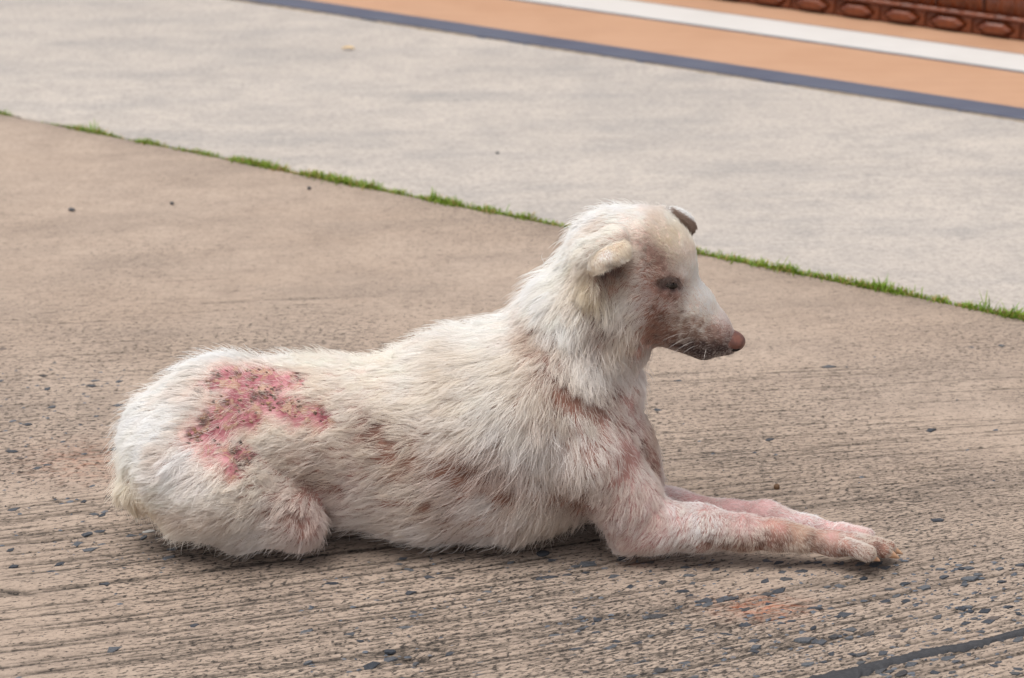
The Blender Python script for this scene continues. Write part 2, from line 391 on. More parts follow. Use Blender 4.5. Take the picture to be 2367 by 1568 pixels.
# ragged mortar below the navy edge
k = NT('mortar'); n1 = k.noise(k.coord(), 60, 4, .7); k.color(k.mix(n1, (.05,.045,.04), (.42,.33,.24))); k.rough(.95); k.bump(n1, .6, .004)
V = []; F = []; r = random.Random(5); n = 900
for i in range(n):
    a = -3+6*i/n; e = max(0, .004+.004*math.sin(i*.11)+.003*math.sin(i*.37)+r.uniform(-.003, .003))
    V += [kp(a, -.0016, .003), kp(a, -.0016-e*.7, .002), kp(a, -.002-e*1.1, -.004)]
for i in range(n-1):
    for j in (0, 1): F.append((i*3+j, i*3+1+j, i*3+4+j, i*3+3+j))
obj('mortar_fillet', mesh_from('mortar_fillet', V, F, True), k.m, parent=plat)

wall = obj('tiled_wall', None, label='glossy red-brown carved tile wall at the back edge of the platform', category='wall')
k = NT('glazed_tile'); oi = k.n('ShaderNodeObjectInfo'); n1 = k.noise(k.coord(), 26, 4, .6); n2 = k.noise(k.coord(), 7, 3, .6)
c = k.mix(k.ramp(n1, [(.35, 0.), (.7, 1.)]), (.085,.018,.006), (.20,.050,.016)); c = k.mix(k.math('MULTIPLY', oi.outputs['Random'], .5), c, (.15,.038,.014))
k.color(c); k.rough(.22); k.b.inputs['Specular IOR Level'].default_value = .5; k.bump(n1, .25, .004); M_TILE = k.m
k = NT('grout'); k.color(k.mix(k.noise(k.coord(), 40, 4, .6), (.20,.10,.075), (.36,.25,.22))); k.rough(.8); M_GROUT = k.m
TW, TH = .1225, .043
def hex_tile():
    """tile with a raised six-sided cushion; local x along the wall, -y towards the viewer, z up"""
    hw, hh = TW/2-.0012, TH/2-.001
    V = [(-hw,0,-hh),(hw,0,-hh),(hw,0,hh),(-hw,0,hh),(-hw,-.008,-hh),(hw,-.008,-hh),(hw,-.008,hh),(-hw,-.008,hh)]
    V += [(-hw+.004,-.011,-hh+.003),(hw-.004,-.011,-hh+.003),(hw-.004,-.011,hh-.003),(-hw+.004,-.011,hh-.003)]
    F = [(0,1,5,4),(1,2,6,5),(2,3,7,6),(3,0,4,7),(4,5,9,8),(5,6,10,9),(6,7,11,10),(7,4,8,11)]
    def ring(rx, rz, y, cut): return [(-rx,y,0),(-rx+cut,y,-rz),(rx-cut,y,-rz),(rx,y,0),(rx-cut,y,rz),(-rx+cut,y,rz)]
    rx, rz = hw-.012, hh-.0045
    o1 = len(V); V += ring(rx+.004, rz+.0025, -.0105, .022)
    o2 = len(V); V += ring(rx, rz, -.0065, .021)
    o3 = len(V); V += ring(rx-.006, rz-.003, -.018, .019)
    o4 = len(V); V += ring(rx-.016, rz-.008, -.0215, .015)
    # flat field from border to first ring
    F += [(8,9,o1+2,o1+1),(10,11,o1+5,o1+4),(8,o1+1,o1),(8,o1,11),(11,o1,o1+5),(9,o1+3,o1+2),(9,10,o1+3),(10,o1+4,o1+3)]
    for a, b in ((o1,o2),(o2,o3),(o3,o4)):
        for i in range(6): j = (i+1) % 6; F.append((a+i,a+j,b+j,b+i))
    F.append(tuple(o4+i for i in range(6)))
    return mesh_from('tile', V, F)
def flute_tile():
    hw, hh = TW/2-.0012, .085/2-.001; nx = 25; V = []; F = []
    for j, z in enumerate((-hh, -hh+.003, -hh+.03, hh-.02, hh-.003, hh)):
        for i in range(nx):
            t = i/(nx-1); x = -hw+2*hw*t; amp = (0, .35, 1, 1, .35, 0)[j]; f = abs(math.sin(t*math.pi*3.5+.4))
            y = -.010-.013*amp*f - (.0 if amp else 0); xo = x+.010*math.sin(j*.7)*(1-abs(2*t-1)); V.append((xo, y if amp else -.008, z))
    for j in range(5):
        for i in range(nx-1): F.append((j*nx+i, j*nx+i+1, j*nx+nx+i+1, j*nx+nx+i))
    b = len(V); V += [(-hw,0,-hh),(hw,0,-hh),(hw,0,hh),(-hw,0,hh)]
    F += [(b,b+1,nx-1,0),(b+2,b+3,5*nx,6*nx-1),(b+3,b,0,5*nx),(b+1,b+2,6*nx-1,nx-1)]
    me = mesh_from('tile', V, F, True); return me
def ledge_tile():
    hw = TW/2-.0008; V = []
    prof = [(0,-.006),(-.016,-.006),(-.021,-.003),(-.021,.002),(-.016,.006),(0,.006)]
    for sx in (-hw, hw): V += [(sx, y, z) for y, z in prof]
    n = len(prof); F = [(i, i+1, n+i+1, n+i) for i in range(n-1)] + [tuple(range(n))[::-1], tuple(range(n, 2*n))]
    return mesh_from('tile', V, F)
tiles = [hex_tile(), ledge_tile(), flute_tile()]
for m_ in tiles: m_.materials.append(M_TILE)
r = random.Random(8)
za = PZ+.001
rows = [(0, za+TH/2, 0), (1, za+TH+.006, .06), (2, za+TH+.012+.0425, .03), (0, za+TH+.097+.0215, 0), (2, za+2*TH+.097+.0425, .05)]
for (ti, zc, off) in rows:
    for i in range(-22, 22):
        a = 1.3+i*TW+off
        o = bpy.data.objects.new('tile', tiles[ti]); COL.objects.link(o); o.parent = wall
        o.location = kp(a, b_wall, zc + r.uniform(-.0006, .0006)); o.rotation_euler = (r.uniform(-.01, .01), 0, ang + r.uniform(-.008, .008))
hz = za+2*TH+.19
V = [kp(-3,b_wall+.001,PZ-.01),kp(5,b_wall+.001,PZ-.01),kp(5,b_wall+.001,hz),kp(-3,b_wall+.001,hz),kp(-3,b_wall+.12,PZ-.01),kp(5,b_wall+.12,PZ-.01),kp(5,b_wall+.12,hz),kp(-3,b_wall+.12,hz)]
obj('grout_core', mesh_from('grout_core', V, [(0,1,2,3),(3,2,6,7),(5,4,7,6),(4,0,3,7),(1,5,6,2)]), M_GROUT, parent=wall)
V = [kp(-3,b_wall-.03,hz+.001),kp(5,b_wall-.03,hz+.001),kp(5,b_wall+.15,hz+.001),kp(-3,b_wall+.15,hz+.001)]; V += [(x,y,z+.03) for x,y,z in V]
obj('coping', mesh_from('coping', V, [(3,2,1,0),(4,5,6,7),(0,1,5,4),(1,2,6,5),(2,3,7,6),(3,0,4,7)]), M_TILE, parent=wall)
print('back', time.time()-T0)

#@@GRASS
# ------------------------------------------------------------------ grass in the joint
r = random.Random(21); V = []; F = []; CL = []
def blade(x, y, h, wd, az, lean, col, curl):
    b = len(V); dx, dy = math.cos(az), math.sin(az); sx, sy = -dy*wd, dx*wd
    for i, t in enumerate((0, .4, .75)):
        q = lean*t**1.5; ww = (1, .8, .5)[i]
        V.append((x+dx*h*q-sx*ww, y+dy*h*q-sy*ww, -.004+h*(t-curl*t*t))); V.append((x+dx*h*q+sx*ww, y+dy*h*q+sy*ww, -.004+h*(t-curl*t*t)))
    V.append((x+dx*h*lean, y+dy*h*lean, -.004+h*(1-curl)))
    F.extend([(b,b+1,b+3,b+2),(b+2,b+3,b+5,b+4),(b+4,b+5,b+6)]); CL.extend([col]*7)
# how thick the grass stands along the joint (u, amount)
prof = [(-900,.5),(-300,.6),(-40,.8),(0,1),(25,.35),(40,.06),(90,.1),(115,.5),(150,.25),(175,.9),(225,1.1),(255,.5),(285,.12),(310,.18),(330,.8),(400,.8),(480,.85),(515,.35),(530,.35),(560,.8),(620,.85),(670,.6),(700,.8),(745,1.35),(850,1.0),(900,.8),(940,.7),(1000,.95),(1100,1.05),(1200,.95),(1310,.9),(1400,.9),(1600,1),(1700,1.05),(1900,1),(2000,1.1),(2100,.9),(2200,.8),(2260,1.1),(2367,1.2),(2700,1),(4000,.9)]
pu = [p[0] for p in prof]; pa = [p[1] for p in prof]
along = np.linspace(-2.4, 2.6, 2500)
for x in along:
    y = yj(x); uu, vv = project(np.array([[x, y, 0]])); am = float(np.interp(uu[0], pu, pa)) if -900 < uu[0] < 4000 else .9
    am *= max(.04 if uu[0] < 330 else (.7 if uu[0] < 700 else .75), -.12+1.7*float(vnoise(np.array([[x*13, 0, 0]]), 44)[0]))*(.6+.8*float(vnoise(np.array([[x*47, 0, 0]]), 45)[0]))
    n = int(am*11+r.random())
    for _ in range(n):
        xx_ = x+r.uniform(-.004, .004); d = r.gauss(.001, .0058*min(1.3, am+.35)); h = .0100*r.uniform(.5, 1.35)*min(1.3, am+.3)
        dry = r.random() < (.2 if not 640 < uu[0] < 720 else .5)
        g = r.random()
        col = (.40,.28,.10) if dry else ((.14+.12*g), (.235+.13*g), (.022+.02*g))
        blade(xx_+JN[0]*d, y+JN[1]*d, h, r.uniform(.0009, .0018), r.uniform(0, 6.28), r.uniform(.2, 1.1), col, r.uniform(0, .35))
for (u, n, hh) in ((205, 14, .030), (1000, 10, .034), (1015, 6, .028), (735, 12, .022), (1690, 6, .034), (1800, 5, .03), (2030, 9, .034), (2270, 14, .034), (2340, 14, .03), (1860, 6, .022), (15, 8, .022), (860, 6, .022), (2130, 6, .024), (1150, 6, .022)):
    x = np.interp(u, project(np.stack([along, yj(along), 0*along], -1))[0], along); y = yj(x)
    for _ in range(n):
        blade(x+r.gauss(0, .010), y+r.gauss(0, .005), hh*r.uniform(.5, 1.1), r.uniform(.0010, .0017), r.uniform(0, 6.28), r.uniform(.2, .9), (.16+r.random()*.08, .28+r.random()*.08, .04), r.uniform(0, .25))
k = NT('grass'); at = k.attr('col'); k.color(at.outputs['Color']); k.rough(.5)
tr = k.n('ShaderNodeBsdfTranslucent'); k.l(at.outputs['Color'], tr.inputs[0]); mx = k.n('ShaderNodeMixShader'); mx.inputs[0].default_value = .35
k.l(k.b.outputs[0], mx.inputs[1]); k.l(tr.outputs[0], mx.inputs[2]); k.l(mx.outputs[0], k.out.inputs[0])
me = mesh_from('joint_grass', V, F); a = me.color_attributes.new('col', 'FLOAT_COLOR', 'POINT'); a.data.foreach_set('color', np.array([(*c, 1) for c in CL], np.float32).ravel())
obj('joint_grass', me, k.m, kind='stuff', label='short bright green grass growing along the joint between the slabs', category='grass')
print('grass', time.time()-T0)
# ------------------------------------------------------------------ the dog: one continuous body grown from blended rounded cones
YC = -.045
PR = []       # primitives: a, b, ra, rb, blend, depth scale
def cone(u1, v1, r1, u2=None, v2=None, r2=None, y1=YC, y2=None, k=.022, ys=1.0):
    if u2 is None: u2, v2, r2 = u1+1, v1, r1
    if y2 is None: y2 = y1
    PR.append((P(u1, v1, y1), P(u2, v2, y2), r1*M2, r2*M2, k, ys))
# trunk
cone(425, 1020, 128, 520, 965, 118, k=.03)
cone(520, 965, 118, 720, 985, 140, k=.04)
cone(720, 985, 140, 880, 995, 148, k=.04)
cone(880, 1000, 150, 1080, 965, 185, k=.04)
cone(1080, 965, 185, 1230, 945, 185, k=.04)
cone(820, 1100, 120, 1000, 1095, 146, k=.04)
cone(1000, 1095, 146, 1180, 1085, 150, k=.04)
cone(1180, 1085, 150, 1330, 1060, 140, k=.04)
# neck and chest
cone(1250, 900, 165, 1352, 735, 118, k=.04)
cone(1352, 735, 118, 1425, 640, 108, k=.03)
cone(1352, 925, 110, 1405, 1060, 105, k=.03)
cone(1405, 1060, 105, 1445, 1120, 84, k=.03)
cone(1380, 830, 78, 1425, 880, 52, k=.03)
# shoulder blade, upper arm (near and far)
cone(1290, 900, 100, 1365, 1040, 90, y1=-.098, y2=-.112, k=.020)
cone(1365, 1040, 90, 1450, 1160, 72, y1=-.112, y2=-.114, k=.016)
cone(1450, 1160, 70, 1460, 1230, 44, y1=-.110, y2=-.118, k=.024)
cone(1330, 940, 100, 1440, 1150, 62, y1=.005, y2=.025, k=.03)
# near foreleg
cone(1452, 1240, 36, 1520, 1220, 51, y1=-.120, y2=-.120, k=.016)
cone(1520, 1214, 54, 1620, 1221, 49, y1=-.120, y2=-.122, k=.02)
cone(1620, 1222, 49, 1720, 1232, 39, y1=-.122, y2=-.126, k=.016)
cone(1720, 1232, 38, 1800, 1238, 34, y1=-.126, y2=-.130, k=.012)
cone(1800, 1238, 34, 1850, 1246, 27, y1=-.130, y2=-.132, k=.012)
cone(1850, 1246, 27, 1930, 1257, 26, y1=-.132, y2=-.134, k=.012)
# near paw: body and four toes
cone(1925, 1257, 25, 1970, 1259, 27, y1=-.134, y2=-.132, k=.012)
cone(1960, 1264, 19, 2006, 1280, 18, y1=-.153, y2=-.160, k=.003)
cone(1975, 1256, 18, 2044, 1274, 17, y1=-.139, y2=-.142, k=.003)
cone(1978, 1249, 17, 2054, 1266, 16, y1=-.123, y2=-.122, k=.003)
cone(1970, 1246, 16, 2036, 1258, 14, y1=-.109, y2=-.104, k=.003)
# far foreleg
cone(1440, 1150, 58, 1560, 1172, 40, y1=.020, y2=.012, k=.02)
cone(1560, 1172, 36, 1690, 1185, 27, y1=.012, y2=-.010, k=.014)
cone(1690, 1185, 27, 1770, 1190, 31, y1=-.010, y2=-.030, k=.012)
cone(1770, 1190, 30, 1870, 1214, 19, y1=-.030, y2=-.055, k=.012)
cone(1870, 1214, 19, 1945, 1232, 20, y1=-.055, y2=-.070, k=.012)
cone(1945, 1232, 21, 1998, 1240, 16, y1=-.082, y2=-.090, k=.006)
cone(1945, 1230, 21, 2005, 1238, 16, y1=-.067, y2=-.070, k=.006)
cone(1945, 1228, 20, 1998, 1235, 15, y1=-.052, y2=-.051, k=.006)
# hind leg: thigh folded over the shank, knee forward
cone(430, 1070, 118, 520, 1120, 108, y1=-.085, y2=-.108, k=.02)
cone(520, 1120, 102, 660, 1180, 60, y1=-.106, y2=-.122, k=.024)
cone(660, 1180, 59, 694, 1210, 48, y1=-.122, y2=-.124, k=.02)
cone(698, 1220, 42, 560, 1216, 48, y1=-.124, y2=-.120, k=.014)
cone(560, 1216, 48, 430, 1186, 46, y1=-.115, y2=-.105, k=.022)
cone(430, 1180, 46, 372, 1140, 40, y1=-.105, y2=-.09, k=.022)
# far thigh
cone(430, 1050, 115, 620, 1130, 66, y1=.010, y2=.035, k=.03)
# tail curled down behind
cone(330, 1075, 40, 305, 1130, 24, y1=-.07, y2=-.085, k=.02)
cone(305, 1130, 24, 318, 1165, 15, y1=-.085, y2=-.09, k=.012)
# head
HY = -.050
cone(1468, 598, 104, 1497, 604, 98, y1=HY, y2=HY, k=.03)                 # skull
cone(1420, 590, 92, 1460, 600, 100, y1=HY, k=.03)
cone(1500, 570, 72, 1528, 590, 64, y1=HY, y2=HY-.002, k=.02)             # forehead
cone(1490, 700, 78, 1535, 718, 66, y1=HY-.002, y2=HY-.004, k=.022)       # cheek
cone(1530, 660, 76, 1592, 712, 53, y1=HY-.003, y2=HY-.006, k=.02)        # muzzle root
cone(1592, 714, 54, 1640, 760, 43, y1=HY-.006, y2=HY-.009, k=.014)       # muzzle
cone(1560, 745, 55, 1622, 786, 40, y1=HY-.005, y2=HY-.008, k=.014)       # flews
cone(1540, 760, 40, 1626, 808, 19, y1=HY-.004, y2=HY-.008, k=.010)       # lower jaw
cone(1640, 760, 43, 1674, 786, 29, y1=HY-.009, y2=HY-.010, k=.010)
cone(1636, 798, 27, 1680, 803, 16, y1=HY-.010, y2=HY-.010, k=.010)
cone(1430, 772, 66, 1468, 800, 36, y1=HY-.010, y2=HY-.010, k=.016)       # throat fold
cone(1530, 632, 16, 1566, 640, 12, y1=-.098, y2=-.092, k=.010)           # brow ridge
cone(1512, 668, 13, 1560, 680, 12, y1=-.101, y2=-.093, k=.008)           # lower lid pouch
# ear bases: ridge behind the ear hole (near), root of the far ear
cone(1364, 590, 22, 1362, 665, 17, y1=-.112, y2=-.112, k=.010)
cone(1362, 665, 17, 1378, 705, 12, y1=-.112, y2=-.110, k=.012)
cone(1372, 575, 22, 1432, 548, 16, y1=-.108, y2=-.100, k=.012)
cone(1528, 505, 24, 1552, 512, 18, y1=-.010, y2=-.004, k=.014)
# hollows (subtracted)
SUB = []
def hollow(u1, v1, r1, u2, v2, r2, y1, y2=None, k=.006):
    SUB.append((P(u1, v1, y1), P(u2, v2, y1 if y2 is None else y2), r1*M2, r2*M2, k, 1.0))
hollow(1394, 630, 20, 1428, 622, 16, -.124, -.119, .010)       # ear hole
hollow(1527, 656, 9, 1568, 665, 8, -.109, -.100, .004)       # eye slit
hollow(1536, 792, 3.5, 1585, 805, 3.0, -.093, -.090, .004)     # mouth line
hollow(1585, 805, 3.0, 1618, 822, 2.5, -.090, -.082, .004)

def prim_d(Q, pr):
    a, b, ra, rb, k, ys = pr
    ba = b-a; l2 = float(ba@ba); pa = Q-a
    t = np.clip(pa@ba/l2, 0, 1)
    d = pa-t[...,None]*ba
    return np.sqrt((d*d).sum(-1))-(ra+(rb-ra)*t)
def sdf(Q, fine=True):
    D = np.full(Q.shape[:-1], 1e3)
    for pr in PR:
        d = prim_d(Q, pr); h = np.clip(pr[4]-np.abs(D-d), 0, None)/pr[4]; D = np.minimum(D, d)-h*h*pr[4]*.25
    for pr in SUB:
        d = -prim_d(Q, pr); h = np.clip(pr[4]-np.abs(D-d), 0, None)/pr[4]; D = np.maximum(D, d)+h*h*pr[4]*.25
    # flattened where it lies on the ground
    d = .0015-Q[...,2]; h = np.clip(.012-np.abs(D-d), 0, None)/.012
    return np.maximum(D, d)+h*h*.012*.25
def grid_sdf(lo, hi, step):
    n = np.ceil((hi-lo)/step).astype(int)+1
    ax = [lo[i]+step*np.arange(n[i]) for i in range(3)]
    D = np.full(n, 1.0, np.float64)
    def sub(pr, mg):
        a, b = np.minimum(pr[0], pr[1]), np.maximum(pr[0], pr[1]); m = max(pr[2], pr[3])+mg
        sl = []
        for i in range(3):
            i0 = max(0, int((a[i]-m-lo[i])/step)); i1 = min(n[i], int((b[i]+m-lo[i])/step)+2)
            if i1 <= i0: return None, None
            sl.append(slice(i0, i1))
        g = np.stack(np.meshgrid(ax[0][sl[0]], ax[1][sl[1]], ax[2][sl[2]], indexing='ij'), -1)
        return tuple(sl), g
    for pr in PR:
        sl, g = sub(pr, .05)
        if sl is None: continue
        d = prim_d(g, pr); A = D[sl]; h = np.clip(pr[4]-np.abs(A-d), 0, None)/pr[4]; D[sl] = np.minimum(A, d)-h*h*pr[4]*.25
    for pr in SUB:
        sl, g = sub(pr, .02)
        if sl is None: continue
        d = -prim_d(g, pr); A = D[sl]; h = np.clip(pr[4]-np.abs(A-d), 0, None)/pr[4]; D[sl] = np.maximum(A, d)+h*h*pr[4]*.25
    d = (.0015-ax[2])[None,None,:]; h = np.clip(.012-np.abs(D-d), 0, None)/.012
    return np.maximum(D, d)+h*h*.012*.25
def surface_nets(Fv, lo, step):
    S = Fv < 0; c = [S[i:S.shape[0]-1+i, j:S.shape[1]-1+j, k:S.shape[2]-1+k] for i in (0,1) for j in (0,1) for k in (0,1)]
    cnt = sum(x.astype(np.int8) for x in c); act = (cnt > 0) & (cnt < 8)
    ijk = np.argwhere(act); idx = np.full(act.shape, -1, np.int64); idx[act] = np.arange(len(ijk))
    acc = np.zeros((len(ijk), 3)); num = np.zeros(len(ijk))
    cor = [(i,j,k) for i in (0,1) for j in (0,1) for k in (0,1)]
    val = {q: Fv[ijk[:,0]+q[0], ijk[:,1]+q[1], ijk[:,2]+q[2]] for q in cor}
    for a in cor:
        for ax_ in range(3):
            if a[ax_]: continue
            b = list(a); b[ax_] = 1; b = tuple(b); fa, fb = val[a], val[b]; m = (fa < 0) != (fb < 0)
            t = np.where(m, fa/np.where(m, fa-fb, 1), 0); p = np.array(a, float)[None].repeat(len(ijk), 0); p[:,ax_] += t
            acc += p*m[:,None]; num += m
    V = lo+step*(ijk+acc/num[:,None]); Q = []
    for ax_ in range(3):
        A = S.take(range(S.shape[ax_]-1), ax_); B = S.take(range(1, S.shape[ax_]), ax_)
        e = np.argwhere(A != B); s0 = S[e[:,0], e[:,1], e[:,2]]
        o1, o2 = [(1,2),(2,0),(0,1)][ax_]
        ok = (e[:,o1] > 0) & (e[:,o2] > 0) & (e[:,o1] < S.shape[o1]-1) & (e[:,o2] < S.shape[o2]-1); e = e[ok]; s0 = s0[ok]
        def cell(d1, d2): q = e.copy(); q[:,o1] -= d1; q[:,o2] -= d2; return idx[q[:,0], q[:,1], q[:,2]]
        quad = np.stack([cell(1,1), cell(0,1), cell(0,0), cell(1,0)], -1)
        quad[~s0] = quad[~s0][:,::-1]; Q.append(quad)
    return V, np.concatenate(Q)
def grad(Q, e=.0008):
    g = np.stack([sdf(Q+np.eye(3)[i]*e)-sdf(Q-np.eye(3)[i]*e) for i in range(3)], -1); return g/(2*e)
lo = np.array([P(230,1100,-.05)[0], -.26, -.012]); hi = np.array([P(2110,1100,-.05)[0], .17, P(1450,440,-.05)[2]])
STEP = .0045
Fv = grid_sdf(lo, hi, STEP); V, Q = surface_nets(Fv, lo, STEP); del Fv
me = mesh_grid_arrays('body', V, Q)
bm = bmesh.new(); bm.from_mesh(me)
def in_head(c):
    return (c.x > P(1345,600,-.05)[0] and c.z > P(1400,850,-.1)[2]) or c.x > P(1880,1250,-.1)[0]
for _ in range(1):
    es = [e for e in bm.edges if in_head(e.verts[0].co) and in_head(e.verts[1].co)]
    bmesh.ops.subdivide_edges(bm, edges=es, cuts=1, use_grid_fill=True)
bmesh.ops.triangulate(bm, faces=[f for f in bm.faces if len(f.verts) > 4])
bm.to_mesh(me); bm.free()
co = np.empty(len(me.vertices)*3, np.float32); me.vertices.foreach_get('co', co); co = co.reshape(-1, 3).astype(np.float64)
for _ in range(2):
    g = grad(co); g2 = (g*g).sum(-1); d = sdf(co); co -= np.clip(d/np.maximum(g2, .25), -.003, .003)[:,None]*g
me.vertices.foreach_set('co', co.astype(np.float32).ravel()); me.polygons.foreach_set('use_smooth', np.ones(len(me.polygons), bool)); me.update()
print('body', len(co), time.time()-T0)
dog = obj('dog', None, label='white dog with mange and red sores lying on the concrete, facing right', category='dog')
dog.location = (P(1000,1200,YC)[0], YC, 0)
def dpart(name, data, mat, parent=None, **k):
    o = obj(name, data, mat, parent=parent or dog, **k)
    if parent is None: o.location = tuple(-np.array(dog.location))
    return o
k = NT('skin'); k.color((.6,.45,.38)); M_SKIN = k.m
body = dpart('body', me, M_SKIN)
# ------------------------------------------------------------------ where things sit on the coat: (u, v) of the photograph traced onto the body
CAM = np.array([0, CAMY, CAMH])
def trace(uv):
    uv = np.asarray(uv, float); a = (uv[:,0]-1183.5)/FPX; b = (784-uv[:,1])/FPX
    d = np.stack([a, CP+b*SP, -SP+b*CP], -1); d /= np.linalg.norm(d, axis=1)[:,None]
    t = np.full(len(uv), 2.3); best = np.full(len(uv), 9.); tb = t.copy()
    for _ in range(90):
        s = sdf(CAM+d*t[:,None]); m = s < best; best[m] = s[m]; tb[m] = t[m]; t = t+np.where(s < .0004, 0, np.maximum(s*.8, .0006)*(t < 4))
    return CAM+d*tb[:,None]
HT = dict(W=(.96,.95,.935), C=(.945,.90,.84), Y=(.86,.76,.56), G=(.56,.49,.44), B=(.27,.17,.13), P=(.88,.80,.78), T=(.78,.69,.60))
ST = dict(n=(.40,.24,.185), p=(.58,.355,.345), b=(.25,.130,.095), d=(.060,.042,.040), w=(.76,.62,.56), f=(.50,.27,.23), t=(.42,.30,.22))
